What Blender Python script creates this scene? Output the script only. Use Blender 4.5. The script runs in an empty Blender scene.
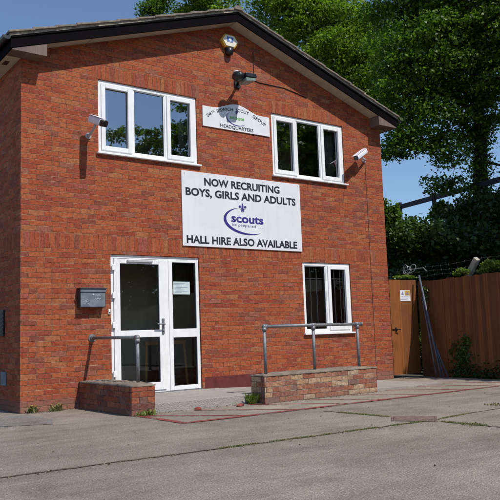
import bpy, bmesh, math, random
import numpy as np
from mathutils import Vector, Matrix

random.seed(7)
SC = bpy.context.scene
COL = SC.collection

# ------------------------------------------------------------------ camera geometry (fitted)
CAM = np.array([-3.2533, -9.9273, 0.9661])
YAW, PITCH, ROLL, FOC = 0.631372, 0.118626, -0.035310, 710.767
_f = np.array([math.sin(YAW)*math.cos(PITCH), math.cos(YAW)*math.cos(PITCH), math.sin(PITCH)])
_r0 = np.array([math.cos(YAW), -math.sin(YAW), 0.0]); _u0 = np.cross(_r0, _f)
_r = math.cos(ROLL)*_r0 + math.sin(ROLL)*_u0
_u = -math.sin(ROLL)*_r0 + math.cos(ROLL)*_u0

def ray(px, py): return _f + _r*(px-250)/FOC + _u*(250-py)/FOC
def im(px, py, dist):
    """world point seen at photo pixel, at a horizontal distance from the camera"""
    d = ray(px, py); return CAM + d/np.linalg.norm(d[:2])*dist
def ony(px, py, y=0.0):
    d = ray(px, py); return CAM + d*((y-CAM[1])/d[1])
def onz(px, py, z=0.0):
    d = ray(px, py); return CAM + d*((z-CAM[2])/d[2])

W = 7.4326            # facade width
DEEP = 10.0           # depth of the hall
SUN = Vector((-0.27, 1.0, -1.39)).normalized()   # direction the light travels

# ------------------------------------------------------------------ node helpers
def new_mat(name):
    m = bpy.data.materials.new(name); m.use_nodes = True
    nt = m.node_tree; b = nt.nodes['Principled BSDF']
    return m, nt, b
class G:
    """tiny node-graph builder"""
    def __init__(s, nt): s.nt = nt
    def n(s, t, **kw):
        nd = s.nt.nodes.new(t)
        for k, v in kw.items(): setattr(nd, k, v)
        return nd
    def put(s, sock, v):
        if isinstance(v, bpy.types.NodeSocket): s.nt.links.new(v, sock)
        elif v is not None: sock.default_value = v
    def m(s, op, a, b=None, c=None):
        nd = s.n('ShaderNodeMath', operation=op)
        s.put(nd.inputs[0], a); s.put(nd.inputs[1], b); s.put(nd.inputs[2], c)
        return nd.outputs[0]
    def step(s, v, lo, hi, a=0.0, b=1.0):
        nd = s.n('ShaderNodeMapRange', interpolation_type='SMOOTHSTEP')
        s.put(nd.inputs[0], v); s.put(nd.inputs[1], lo); s.put(nd.inputs[2], hi); s.put(nd.inputs[3], a); s.put(nd.inputs[4], b)
        return nd.outputs[0]
    def mix(s, f, a, b, mode='MIX'):
        nd = s.n('ShaderNodeMix', data_type='RGBA', blend_type=mode)
        s.put(nd.inputs[0], f); s.put(nd.inputs[6], a); s.put(nd.inputs[7], b)
        return nd.outputs[2]
    def noise(s, vec, scale, detail=4.0, rough=0.55, dist=0.0):
        nd = s.n('ShaderNodeTexNoise'); s.put(nd.inputs['Vector'], vec)
        nd.inputs['Scale'].default_value = scale; nd.inputs['Detail'].default_value = detail
        nd.inputs['Roughness'].default_value = rough; nd.inputs['Distortion'].default_value = dist
        return nd.outputs['Fac']
    def ramp(s, f, stops, interp='LINEAR'):
        nd = s.n('ShaderNodeValToRGB'); cr = nd.color_ramp; cr.interpolation = interp
        while len(cr.elements) < len(stops): cr.elements.new(0.5)
        for e, (p, c) in zip(cr.elements, stops): e.position = p; e.color = (*c, 1)
        s.put(nd.inputs[0], f); return nd.outputs[0]
    def bump(s, h, strength, dist=0.01, normal=None):
        nd = s.n('ShaderNodeBump'); s.put(nd.inputs['Height'], h)
        nd.inputs['Strength'].default_value = strength; nd.inputs['Distance'].default_value = dist
        if normal is not None: s.put(nd.inputs['Normal'], normal)
        return nd.outputs[0]
    def pos(s): return s.n('ShaderNodeNewGeometry').outputs['Position']
    def obj(s): return s.n('ShaderNodeTexCoord').outputs['Object']
    def xyz(s, v):
        nd = s.n('ShaderNodeSeparateXYZ'); s.put(nd.inputs[0], v); return nd.outputs
    def comb(s, x, y, z=0.0):
        nd = s.n('ShaderNodeCombineXYZ'); s.put(nd.inputs[0], x); s.put(nd.inputs[1], y); s.put(nd.inputs[2], z); return nd.outputs[0]
def rgba(c): return (*c, 1.0)

def simple(name, col, rough=0.6, metal=0.0, var=0.15, scale=12.0, bump=0.0, bscale=60.0, dirt=None, spec=0.5, streaks=None):
    m, nt, b = new_mat(name); g = G(nt); p = g.pos()
    n = g.noise(p, scale, 6.0)
    lo = tuple(c*(1-var) for c in col); hi = tuple(min(1, c*(1+var)) for c in col)
    c = g.mix(g.step(n, 0.3, 0.7), rgba(lo), rgba(hi))
    if dirt:
        c = g.mix(g.m('MULTIPLY', g.step(g.noise(p, scale*0.35, 8.0, 0.7), 0.5, 0.72), dirt[1]), c, rgba(dirt[0]))
    if streaks:
        mp = g.n('ShaderNodeMapping'); g.put(mp.inputs[0], p); mp.inputs['Scale'].default_value = (16, 16, 1.1)
        c = g.mix(g.m('MULTIPLY', g.step(g.noise(mp.outputs[0], 1.0, 6.0, 0.7), 0.5, 0.75), streaks[1]), c, rgba(streaks[0]))
    g.put(b.inputs['Base Color'], c)
    g.put(b.inputs['Roughness'], g.step(g.noise(p, scale*2), 0.2, 0.8, max(0.02, rough-0.1), min(1, rough+0.1)))
    b.inputs['Metallic'].default_value = metal
    b.inputs['Specular IOR Level'].default_value = spec
    if bump: g.put(b.inputs['Normal'], g.bump(g.noise(p, bscale, 5.0), bump, 0.01))
    return m

PAL_RED = [(0.00,(0.300,0.068,0.026)),(0.13,(0.320,0.082,0.031)),(0.26,(0.260,0.053,0.023)),(0.38,(0.300,0.071,0.027)),
           (0.50,(0.315,0.086,0.035)),(0.60,(0.235,0.052,0.026)),(0.70,(0.285,0.060,0.025)),(0.80,(0.200,0.056,0.034)),
           (0.86,(0.310,0.106,0.044)),(0.92,(0.245,0.084,0.050)),(0.96,(0.270,0.066,0.043))]
PAL_MIX = [(0.00,(0.270,0.110,0.062)),(0.14,(0.340,0.215,0.125)),(0.28,(0.250,0.088,0.055)),(0.42,(0.370,0.250,0.150)),
           (0.55,(0.290,0.140,0.085)),(0.66,(0.220,0.095,0.068)),(0.78,(0.330,0.180,0.110)),(0.88,(0.185,0.110,0.090)),(0.94,(0.400,0.290,0.185))]
PAL_LOW = [(0.00,(0.230,0.062,0.031)),(0.18,(0.260,0.082,0.041)),(0.36,(0.180,0.050,0.031)),(0.54,(0.240,0.090,0.052)),
           (0.70,(0.140,0.052,0.038)),(0.82,(0.280,0.105,0.056)),(0.92,(0.165,0.085,0.066))]

def brick_mat(name, pal, mortar=(0.40,0.225,0.125), soldiers=(), stain=0.22, seed=0.0, grime=0.25):
    m, nt, b = new_mat(name); g = G(nt)
    geo = g.n('ShaderNodeNewGeometry'); P = geo.outputs['Position']
    px, py, pz = g.xyz(P); nx, ny, nz = g.xyz(geo.outputs['True Normal'])
    side = g.m('GREATER_THAN', g.m('ABSOLUTE', nx), 0.6)
    u = g.m('ADD', g.m('MULTIPLY', px, g.m('SUBTRACT', 1.0, side)), g.m('MULTIPLY', g.m('ADD', py, 0.1125), side))
    wob = g.m('ADD', g.m('MULTIPLY', g.m('SUBTRACT', g.noise(P, 5.0, 3.0), 0.5), 0.016), g.m('MULTIPLY', g.m('SUBTRACT', g.noise(P, 45.0, 3.0), 0.5), 0.0065))
    u = g.m('ADD', g.m('ADD', u, 100.0+seed), wob); v = g.m('ADD', g.m('ADD', pz, 5*0.075), g.m('MULTIPLY', wob, 0.6))
    rv = g.m('DIVIDE', v, 0.075); row = g.m('FLOOR', rv); fv = g.m('FRACT', rv)
    rj = g.n('ShaderNodeTexWhiteNoise', noise_dimensions='1D'); g.put(rj.inputs['W'], row)
    ru = g.m('ADD', g.m('ADD', g.m('DIVIDE', u, 0.225), g.m('MULTIPLY', g.m('MODULO', row, 2.0), 0.5)), g.m('MULTIPLY', rj.outputs['Value'], 0.10))
    col = g.m('FLOOR', ru); fu = g.m('FRACT', ru)
    # a share of the stretchers are snapped headers
    hw = g.n('ShaderNodeTexWhiteNoise', noise_dimensions='3D'); g.put(hw.inputs['Vector'], g.comb(col, row, 3.3))
    hd = g.m('LESS_THAN', hw.outputs['Value'], 0.16)
    half = g.m('MULTIPLY', g.m('GREATER_THAN', fu, 0.5), hd)
    fu2 = g.m('FRACT', g.m('MULTIPLY', fu, g.m('ADD', 1.0, hd)))
    du = g.m('MULTIPLY', g.m('MINIMUM', fu2, g.m('SUBTRACT', 1.0, fu2)), g.m('DIVIDE', 0.225, g.m('ADD', 1.0, hd)))
    dv = g.m('MULTIPLY', g.m('MINIMUM', fv, g.m('SUBTRACT', 1.0, fv)), 0.075)
    d = g.m('MINIMUM', du, dv); ida = g.m('ADD', col, g.m('MULTIPLY', half, 0.5)); idb = row
    if soldiers:
        s = None
        for (z0, z1, x0, x1) in soldiers:
            t = g.m('MULTIPLY', g.m('MULTIPLY', g.m('GREATER_THAN', pz, z0), g.m('LESS_THAN', pz, z1)),
                    g.m('MULTIPLY', g.m('GREATER_THAN', px, x0), g.m('LESS_THAN', px, x1)))
            s = t if s is None else g.m('MAXIMUM', s, t)
        z0 = g.m('MULTIPLY', g.m('GREATER_THAN', pz, 4.0), soldiers[-1][0]-soldiers[0][0])
        lv = g.m('SUBTRACT', g.m('SUBTRACT', pz, z0), soldiers[0][0]); h = soldiers[0][1]-soldiers[0][0]
        su = g.m('DIVIDE', u, 0.075); fs = g.m('FRACT', su)
        ds = g.m('MINIMUM', g.m('MULTIPLY', g.m('MINIMUM', fs, g.m('SUBTRACT', 1.0, fs)), 0.075), g.m('MINIMUM', lv, g.m('SUBTRACT', h, lv)))
        inv = g.m('SUBTRACT', 1.0, s)
        d = g.m('ADD', g.m('MULTIPLY', d, inv), g.m('MULTIPLY', ds, s))
        ida = g.m('ADD', g.m('MULTIPLY', ida, inv), g.m('MULTIPLY', g.m('FLOOR', su), s))
        idb = g.m('ADD', g.m('MULTIPLY', idb, inv), g.m('MULTIPLY', 999.0, s))
    face = g.step(d, 0.0020, 0.0058)
    wn = g.n('ShaderNodeTexWhiteNoise', noise_dimensions='3D'); g.put(wn.inputs['Vector'], g.comb(ida, idb, seed))
    c = g.ramp(wn.outputs['Value'], pal, 'CONSTANT')
    # within each brick: mottling and kiss marks
    sh = g.n('ShaderNodeVectorMath', operation='ADD'); g.put(sh.inputs[0], P); g.put(sh.inputs[1], g.comb(g.m('MULTIPLY', wn.outputs['Value'], 37.0), 0.0, 0.0))
    mot = g.noise(sh.outputs[0], 26.0, 6.0, 0.72)
    c = g.mix(1.0, c, g.ramp(mot, [(0.28,(0.42,0.37,0.40)),(0.5,(1.05,1.03,1.02)),(0.72,(1.46,1.60,1.70))]), 'MULTIPLY')
    c = g.mix(g.m('MULTIPLY', g.step(g.noise(sh.outputs[0], 55.0, 4.0), 0.56, 0.72), 0.6), c, rgba((0.16,0.07,0.055)))
    c = g.mix(g.m('MULTIPLY', g.step(g.noise(P, 1.7, 7.0, 0.65), 0.50, 0.75), grime), c, rgba((0.14,0.062,0.048)))
    c = g.mix(g.m('MULTIPLY', g.step(g.noise(P, 3.1, 7.0, 0.7), 0.62, 0.8), 0.30), c, rgba((0.45,0.30,0.22)))
    sk = g.n('ShaderNodeMapping'); g.put(sk.inputs[0], P); sk.inputs['Scale'].default_value = (7, 7, 0.35)
    c = g.mix(g.m('MULTIPLY', g.step(g.noise(sk.outputs[0], 1.0, 6.0, 0.7), 0.55, 0.72), 0.28), c, rgba((0.13,0.062,0.046)))
    mc = g.mix(g.step(g.noise(P, 9.0, 6.0, 0.7), 0.38, 0.62), rgba((mortar[0]*0.30, mortar[1]*0.24, mortar[2]*0.24)), rgba(mortar))  # darker mortar patches paint shadow into the joints
    c = g.mix(face, mc, c)
    low = g.m('MULTIPLY', g.step(g.m('ADD', pz, g.m('MULTIPLY', g.noise(P, 4.0, 5.0), 0.16)), stain*0.8, stain+0.10, 0.6, 0.0), 1.0)
    c = g.mix(low, c, rgba((0.20,0.125,0.095)))
    g.put(b.inputs['Base Color'], c); b.inputs['Roughness'].default_value = 0.88; b.inputs['Specular IOR Level'].default_value = 0.25
    hgt = g.m('ADD', face, g.m('MULTIPLY', mot, 0.35))
    hgt = g.m('ADD', hgt, g.m('MULTIPLY', wn.outputs['Value'], 0.25))
    g.put(b.inputs['Normal'], g.bump(hgt, 1.0, 0.009))
    return m

def ground_mat(name, tint=(1,1,1), scale=1.0, pale=0.0):
    m, nt, b = new_mat(name); g = G(nt); P = g.pos()
    big = g.noise(P, 0.55, 6.0, 0.6); mid = g.noise(P, 3.2, 7.0, 0.7)
    vo = g.n('ShaderNodeTexVoronoi'); g.put(vo.inputs['Vector'], P); vo.inputs['Scale'].default_value = 62.0*scale
    vr = g.xyz(vo.outputs['Color'])[0]
    stone = g.ramp(vr, [(0.0,(0.080,0.068,0.058)),(0.2,(0.200,0.172,0.148)),(0.4,(0.300,0.262,0.228)),(0.58,(0.225,0.175,0.138)),(0.75,(0.390,0.355,0.320)),(0.88,(0.150,0.138,0.128)),(0.97,(0.46,0.42,0.37))], 'CONSTANT')
    paste = g.mix(mid, rgba((0.185,0.156,0.130)), rgba((0.270,0.234,0.202)))
    c = g.mix(g.step(vo.outputs['Distance'], 0.28, 0.55), stone, paste)
    c = g.mix(0.55, c, g.ramp(g.noise(P, 85.0, 5.0, 0.75), [(0.32,(0.05,0.042,0.034)),(0.5,(0.245,0.208,0.172)),(0.68,(0.56,0.51,0.45))]))
    c = g.mix(1.0, c, g.ramp(big, [(0.3,(0.80,0.79,0.77)),(0.5,(1,1,1)),(0.7,(1.14,1.14,1.15))]), 'MULTIPLY')
    c = g.mix(1.0, c, g.ramp(g.noise(P, 1.6, 8.0, 0.75, 0.6), [(0.3,(0.74,0.73,0.71)),(0.5,(1,1,1)),(0.75,(1.16,1.16,1.17))]), 'MULTIPLY')
    c = g.mix(g.m('MULTIPLY', g.step(g.noise(P, 1.1, 9.0, 0.75, 0.8), 0.58, 0.75), 0.5), c, rgba((0.115,0.098,0.080)))
    c = g.mix(g.m('MULTIPLY', g.step(g.noise(P, 2.3, 9.0, 0.8, 0.4), 0.66, 0.78), 0.5), c, rgba((0.40,0.37,0.33)))
    st = g.n('ShaderNodeMapping'); g.put(st.inputs[0], P); st.inputs['Scale'].default_value = (0.5, 3.2, 1); st.inputs['Rotation'].default_value = (0, 0, -0.55)
    c = g.mix(1.0, c, g.ramp(g.noise(st.outputs[0], 1.5, 8.0, 0.7), [(0.3,(0.80,0.79,0.78)),(0.5,(1,1,1)),(0.7,(1.13,1.13,1.13))]), 'MULTIPLY')
    c = g.mix(g.m('MULTIPLY', g.step(g.noise(P, 0.75, 3.0, 0.5, 0.3), 0.60, 0.72), 0.35), c, rgba((0.10,0.088,0.074)))
    c = g.mix(1.0, c, rgba(tint), 'MULTIPLY')
    if pale: c = g.mix(pale, c, rgba((0.46,0.45,0.43)))
    g.put(b.inputs['Base Color'], c); b.inputs['Roughness'].default_value = 0.92; b.inputs['Specular IOR Level'].default_value = 0.2
    h = g.m('ADD', g.m('MULTIPLY', g.m('SUBTRACT', 1.0, vo.outputs['Distance']), 0.6), g.m('ADD', g.m('MULTIPLY', vr, 0.4), g.noise(P, 160.0, 2.0)))
    g.put(b.inputs['Normal'], g.bump(h, 1.0, 0.008))
    return m

def paint_mat(name, col, under):
    """worn painted line: paint shows through in patches (alpha)"""
    m, nt, b = new_mat(name); g = G(nt); P = g.pos()
    n = g.noise(P, 26.0, 6.0, 0.75); n2 = g.noise(P, 2.2, 4.0)
    c = g.mix(g.step(n, 0.3, 0.7), rgba(tuple(x*0.7 for x in col)), rgba(col))
    c = g.mix(g.step(g.noise(P, 90.0, 2.0), 0.55, 0.68), c, rgba(under))
    g.put(b.inputs['Base Color'], c); b.inputs['Roughness'].default_value = 0.8
    g.put(b.inputs['Alpha'], g.step(g.m('ADD', n, g.m('MULTIPLY', g.m('SUBTRACT', n2, 0.5), 0.7)), 0.32, 0.54))
    return m

def wood_mat(name, c0, c1, board=0.12, axis=0, rough=0.7, streak=0.5, stain=(0.03,0.015,0.008)):
    m, nt, b = new_mat(name); g = G(nt); P = g.pos(); x = g.xyz(P)
    a = x[axis]; bid = g.m('FLOOR', g.m('DIVIDE', a, board))
    wn = g.n('ShaderNodeTexWhiteNoise', noise_dimensions='1D'); g.put(wn.inputs['W'], bid)
    mp = g.n('ShaderNodeMapping'); g.put(mp.inputs[0], P); mp.inputs['Scale'].default_value = (14, 14, 0.9)
    off = g.n('ShaderNodeVectorMath', operation='ADD'); g.put(off.inputs[0], mp.outputs[0]); g.put(off.inputs[1], g.comb(0.0, 0.0, g.m('MULTIPLY', wn.outputs['Value'], 31.0)))
    gr = g.noise(off.outputs[0], 2.2, 8.0, 0.65, 0.8)
    c = g.mix(g.step(gr, 0.25, 0.75), rgba(c0), rgba(c1))
    c = g.mix(1.0, c, g.ramp(wn.outputs['Value'], [(0,(0.66,0.64,0.62)),(1,(1.32,1.30,1.27))]), 'MULTIPLY')
    c = g.mix(g.m('MULTIPLY', g.step(g.noise(P, 1.8, 7.0, 0.7), 0.5, 0.75), streak), c, rgba(stain))
    g.put(b.inputs['Base Color'], c); b.inputs['Roughness'].default_value = rough
    g.put(b.inputs['Normal'], g.bump(gr, 0.35, 0.004))
    return m

def leaf_mat(name, c0, c1, trans=0.35, vein=3.0):
    m, nt, b = new_mat(name); g = G(nt); P = g.pos()
    oi = g.n('ShaderNodeNewGeometry').outputs['Random Per Island']
    f = g.m('ADD', g.m('MULTIPLY', oi, 0.6), g.m('MULTIPLY', g.noise(P, vein, 3.0), 0.55))
    c = g.mix(g.step(f, 0.2, 0.95), rgba(c0), rgba(c1))
    g.put(b.inputs['Base Color'], c); b.inputs['Roughness'].default_value = 0.5; b.inputs['Specular IOR Level'].default_value = 0.35
    tr = g.n('ShaderNodeBsdfTranslucent'); g.put(tr.inputs[0], g.mix(1.0, c, rgba((1.2,1.5,0.6)), 'MULTIPLY'))
    mx = g.n('ShaderNodeMixShader'); mx.inputs[0].default_value = trans
    out = nt.nodes['Material Output']
    g.put(mx.inputs[1], b.outputs[0]); g.put(mx.inputs[2], tr.outputs[0]); g.put(out.inputs[0], mx.outputs[0])
    return m

def glass_mat(name, refl=0.10, tint=(0.72,0.75,0.76)):
    m, nt, b = new_mat(name); g = G(nt); nt.nodes.remove(b)
    fr = g.n('ShaderNodeFresnel'); fr.inputs[0].default_value = 1.55
    f = g.m('ADD', g.m('MULTIPLY', fr.outputs[0], 1.7), refl)
    t = g.n('ShaderNodeBsdfTransparent'); t.inputs[0].default_value = rgba(tint)
    gl = g.n('ShaderNodeBsdfGlossy'); gl.inputs['Roughness'].default_value = 0.012; gl.inputs[0].default_value = (0.93,0.96,1,1)
    wv = g.noise(g.pos(), 1.6, 2.0); g.put(gl.inputs['Normal'], g.bump(wv, 0.012, 0.05))
    mx = g.n('ShaderNodeMixShader'); g.put(mx.inputs[0], f); g.put(mx.inputs[1], t.outputs[0]); g.put(mx.inputs[2], gl.outputs[0])
    g.put(nt.nodes['Material Output'].inputs[0], mx.outputs[0])
    return m

# ------------------------------------------------------------------ mesh helpers
class MB:
    def __init__(s): s.v = []; s.f = []
    def add(s, vs, fs):
        o = len(s.v); s.v += [tuple(map(float, p)) for p in vs]; s.f += [tuple(o+i for i in f) for f in fs]; return s
    def box(s, x0, x1, y0, y1, z0, z1):
        return s.add([(x0,y0,z0),(x1,y0,z0),(x1,y1,z0),(x0,y1,z0),(x0,y0,z1),(x1,y0,z1),(x1,y1,z1),(x0,y1,z1)],
                     [(0,3,2,1),(4,5,6,7),(0,1,5,4),(1,2,6,5),(2,3,7,6),(3,0,4,7)])
    def prism(s, poly, y0, y1):
        """polygon in (x,z), extruded along y"""
        n = len(poly); a = sum(poly[i][0]*poly[(i+1)%n][1]-poly[(i+1)%n][0]*poly[i][1] for i in range(n))
        if a < 0: poly = poly[::-1]
        vs = [(x,y0,z) for x,z in poly]+[(x,y1,z) for x,z in poly]
        fs = [tuple(range(n)), tuple(range(2*n-1, n-1, -1))]+[(i, n+i, n+(i+1)%n, (i+1)%n) for i in range(n)]
        return s.add(vs, fs)
    def slab(s, poly, z0, z1):
        """polygon in (x,y), extruded along z; z1 may be a function of x,y"""
        n = len(poly); a = sum(poly[i][0]*poly[(i+1)%n][1]-poly[(i+1)%n][0]*poly[i][1] for i in range(n))
        if a < 0: poly = poly[::-1]
        f = z1 if callable(z1) else (lambda x, y: z1)
        vs = [(x,y,z0) for x,y in poly]+[(x,y,f(x,y)) for x,y in poly]
        fs = [tuple(range(n-1,-1,-1)), tuple(range(n, 2*n))]+[(i, (i+1)%n, n+(i+1)%n, n+i) for i in range(n)]
        return s.add(vs, fs)
    def tube(s, pts, r, seg=10, caps=True):
        pts = [Vector(p) for p in pts]; rs = r if isinstance(r, (list, tuple)) else [r]*len(pts)
        vs = []; fs = []; ref = None
        for i, p in enumerate(pts):
            t = (pts[min(i+1, len(pts)-1)]-pts[max(i-1, 0)]).normalized()
            if ref is None: ref = t.orthogonal().normalized()
            ref = (ref - t*ref.dot(t)).normalized(); bi = t.cross(ref)
            for k in range(seg):
                a = 2*math.pi*k/seg; vs.append(p+(ref*math.cos(a)+bi*math.sin(a))*rs[i])
        for i in range(len(pts)-1):
            for k in range(seg):
                k2 = (k+1)%seg; fs.append((i*seg+k, i*seg+k2, (i+1)*seg+k2, (i+1)*seg+k))
        if caps: fs += [tuple(range(seg-1,-1,-1)), tuple(range((len(pts)-1)*seg, len(pts)*seg))]
        return s.add(vs, fs)
    def ball(s, c, r, seg=12, rings=8, sc=(1,1,1)):
        vs = []; fs = []
        for i in range(rings+1):
            th = math.pi*i/rings
            for k in range(seg):
                a = 2*math.pi*k/seg; vs.append((c[0]+r*sc[0]*math.sin(th)*math.cos(a), c[1]+r*sc[1]*math.sin(th)*math.sin(a), c[2]+r*sc[2]*math.cos(th)))
        for i in range(rings):
            for k in range(seg):
                k2 = (k+1)%seg; fs.append((i*seg+k, (i+1)*seg+k, (i+1)*seg+k2, i*seg+k2))
        return s.add(vs, fs)
    def build(s, name, mat, parent=None, base=None, bevel=0.0, smooth=False, seg=2):
        base = Vector(base) if base is not None else (WORLD(parent) if parent else Vector((0,0,0)))
        me = bpy.data.meshes.new(name); me.from_pydata([tuple(Vector(p)-base) for p in s.v], [], s.f); me.update()
        if mat: me.materials.append(mat)
        o = bpy.data.objects.new(name, me); COL.objects.link(o)
        if parent: o.parent = parent
        else: o.location = base
        if smooth:
            for p in me.polygons: p.use_smooth = True
        if bevel:
            md = o.modifiers.new('Bevel', 'BEVEL'); md.width = bevel; md.segments = seg; md.limit_method = 'ANGLE'; md.angle_limit = math.radians(40)
        return o
def WORLD(o):
    v = Vector((0,0,0))
    while o: v += Vector(o.location); o = o.parent
    return v
def tag(o, label, cat, group=None):
    o['label'] = label; o['category'] = cat
    if group: o['group'] = group
    return o
def thing(name, label, cat, loc, group=None):
    o = bpy.data.objects.new(name, None); COL.objects.link(o); o.location = loc; o.empty_display_size = 0.2
    return tag(o, label, cat, group)
def struct(o, kind='structure'): o['kind'] = kind; return o

def text_verts(body, offset=0.0):
    cu = bpy.data.curves.new('tmp', 'FONT'); cu.body = body; cu.size = 1.0; cu.offset = offset; cu.extrude = 0.0; cu.resolution_u = 3
    ob = bpy.data.objects.new('tmp', cu); COL.objects.link(ob)
    dg = bpy.context.evaluated_depsgraph_get(); dg.update()
    me = bpy.data.meshes.new_from_object(ob.evaluated_get(dg))
    vs = [tuple(v.co) for v in me.vertices]; fs = [tuple(p.vertices) for p in me.polygons]
    bpy.data.objects.remove(ob); bpy.data.meshes.remove(me); bpy.data.curves.remove(cu)
    return vs, fs
def text_line(mb, body, x0, x1, zb, cap, y, slope=0.0, offset=0.034):
    """flat lettering on a wall plane: fits x0..x1, baseline zb, cap height"""
    vs, fs = text_verts(body, offset); a = min(v[0] for v in vs); b = max(v[0] for v in vs)
    k = (x1-x0)/(b-a); kz = cap/0.73
    mb.add([(x0+(v[0]-a)*k, y, zb+v[1]*kz+slope*(v[0]-a)*k) for v in vs], fs)

# ------------------------------------------------------------------ materials
M = {}
SOLD = [(2.310,2.535,-9,99),(4.995,5.220,1.10,3.05),(4.995,5.220,4.48,6.47)]
M['brick'] = brick_mat('red_brick', PAL_RED, soldiers=SOLD)
M['brick_mix'] = brick_mat('weathered_mixed_brick', PAL_MIX, mortar=(0.34,0.29,0.23), stain=0.08, seed=3.0, grime=0.6)
M['brick_low'] = brick_mat('old_red_brick', PAL_LOW, mortar=(0.24,0.17,0.13), stain=0.10, seed=5.0, grime=0.65)
M['ground'] = ground_mat('worn_concrete', tint=(1.07,1.06,1.03))
M['slab'] = ground_mat('pale_concrete', tint=(1.12,1.09,1.04), pale=0.40)
M['bay'] = ground_mat('pale_yard_bay', tint=(1.10,1.06,0.98), pale=0.14)
M['patch'] = ground_mat('grey_patch', tint=(0.88,0.93,1.0), scale=1.6)
M['upvc'] = simple('white_upvc', (0.80,0.80,0.79), 0.3, var=0.03, scale=3, dirt=((0.50,0.49,0.46),0.4), streaks=((0.45,0.44,0.40),0.35))
M['board'] = simple('white_board', (0.71,0.71,0.725), 0.4, var=0.03, scale=2.0, dirt=((0.55,0.56,0.58),0.35), streaks=((0.47,0.47,0.48),0.28))
M['ink'] = simple('black_lettering', (0.018,0.018,0.024), 0.5, var=0.1)
M['purple'] = simple('purple_print', (0.040,0.026,0.200), 0.45, var=0.1)
M['greyink'] = simple('grey_print', (0.22,0.20,0.33), 0.5, var=0.1)
M['green'] = simple('green_print', (0.16,0.45,0.12), 0.5, var=0.1)
M['cyan'] = simple('teal_print', (0.04,0.22,0.30), 0.5, var=0.1)
M['tile'] = simple('weathered_roof_tile', (0.185,0.160,0.125), 0.9, var=0.35, scale=9, bump=0.5, bscale=45, dirt=((0.27,0.245,0.17),0.6))
M['verge'] = simple('verge_mortar', (0.30,0.27,0.21), 0.95, var=0.35, scale=14, bump=0.6, bscale=60, dirt=((0.12,0.105,0.08),0.8))
M['blackboard'] = simple('black_stained_board', (0.0045,0.0035,0.0042), 0.75, var=0.3, scale=7, spec=0.03)
M['soffit'] = simple('soffit_board', (0.42,0.36,0.27), 0.7, var=0.12, scale=5)
M['brownboard'] = wood_mat('brown_painted_board', (0.115,0.075,0.062), (0.175,0.118,0.098), board=0.7, streak=0.2)
M['blackplastic'] = simple('black_plastic', (0.014,0.014,0.016), 0.35, var=0.2)
M['galv'] = simple('galvanised_tube', (0.20,0.205,0.215), 0.55, metal=0.45, var=0.25, scale=16, dirt=((0.20,0.17,0.15),0.5))
M['coping'] = simple('weathered_coping', (0.185,0.145,0.110), 0.95, var=0.3, scale=8, bump=0.8, bscale=40, dirt=((0.12,0.115,0.075),0.7))
M['gate'] = wood_mat('orange_stained_ply', (0.155,0.046,0.006), (0.225,0.074,0.011), board=0.30, axis=0, streak=0.55, stain=(0.075,0.020,0.004))
M['fence'] = wood_mat('brown_stained_boards', (0.120,0.044,0.011), (0.190,0.074,0.020), board=0.1, axis=1, streak=0.65, stain=(0.028,0.012,0.006))
M['red_paint'] = paint_mat('worn_red_paint', (0.24,0.026,0.030), (0.22,0.15,0.12))
M['plinth'] = simple('dark_red_paint', (0.105,0.018,0.016), 0.6, var=0.2, scale=6)
M['mailmetal'] = simple('brushed_grey_metal', (0.17,0.20,0.235), 0.45, metal=0.25, var=0.2, scale=9)
M['mailside'] = simple('dark_grey_metal', (0.045,0.048,0.052), 0.5, metal=0.3, var=0.2)
M['lightmark'] = simple('pale_silver', (0.42,0.45,0.48), 0.5, var=0.15)
M['camwhite'] = simple('camera_housing', (0.74,0.73,0.80), 0.4, var=0.05)
M['camgrey'] = simple('camera_bracket', (0.40,0.39,0.40), 0.5, var=0.1)
M['yellow'] = simple('alarm_yellow', (0.52,0.29,0.03), 0.5, var=0.08)
M['cream'] = simple('alarm_cream', (0.70,0.66,0.52), 0.5, var=0.08)
M['blue'] = simple('alarm_blue', (0.05,0.14,0.50), 0.5, var=0.1)
M['lens'] = simple('lamp_lens', (0.20,0.25,0.22), 0.15, var=0.2, scale=30)
M['interior'] = simple('interior_paint', (0.62,0.55,0.42), 0.8, var=0.1, scale=2)
M['floor'] = simple('interior_floor', (0.36,0.29,0.20), 0.5, var=0.2, scale=3)
M['curtain'] = simple('pale_curtain', (0.62,0.62,0.60), 0.9, var=0.1, scale=5)
M['curtain_grey'] = simple('grey_curtain', (0.30,0.29,0.28), 0.9, var=0.15, scale=5)
M['bars'] = simple('painted_bars', (0.72,0.70,0.62), 0.5, var=0.1)
M['pine'] = wood_mat('varnished_pine', (0.42,0.23,0.06), (0.55,0.33,0.10), board=0.3, streak=0.1)
M['paper'] = simple('pale_notice_paper', (0.52,0.62,0.60), 0.7, var=0.05)
M['concpost'] = simple('old_concrete_post', (0.42,0.39,0.33), 0.95, var=0.25, scale=12, bump=0.6, dirt=((0.2,0.19,0.14),0.6))
M['wire'] = simple('rusty_wire', (0.12,0.115,0.11), 0.6, metal=0.5, var=0.2)
M['pole'] = simple('blue_grey_tube', (0.085,0.098,0.125), 0.55, metal=0.2, var=0.3, scale=8)
M['rail_dark'] = simple('dark_rail_timber', (0.045,0.045,0.050), 0.8, var=0.3)
M['bark'] = simple('dark_bark', (0.040,0.032,0.024), 0.95, var=0.5, scale=8, bump=1.0, bscale=18)
M['soil'] = simple('leafy_bank_soil', (0.045,0.040,0.022), 0.95, var=0.5, scale=1.5, bump=1.0, bscale=6)
M['moss'] = simple('mossy_dirt', (0.070,0.062,0.036), 0.95, var=0.5, scale=14, bump=1.0, bscale=60, dirt=((0.10,0.082,0.06),0.8))
M['rust'] = simple('rusted_iron', (0.150,0.100,0.080), 0.85, var=0.35, scale=20, bump=0.6, bscale=90, dirt=((0.17,0.13,0.10),0.7))
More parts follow.
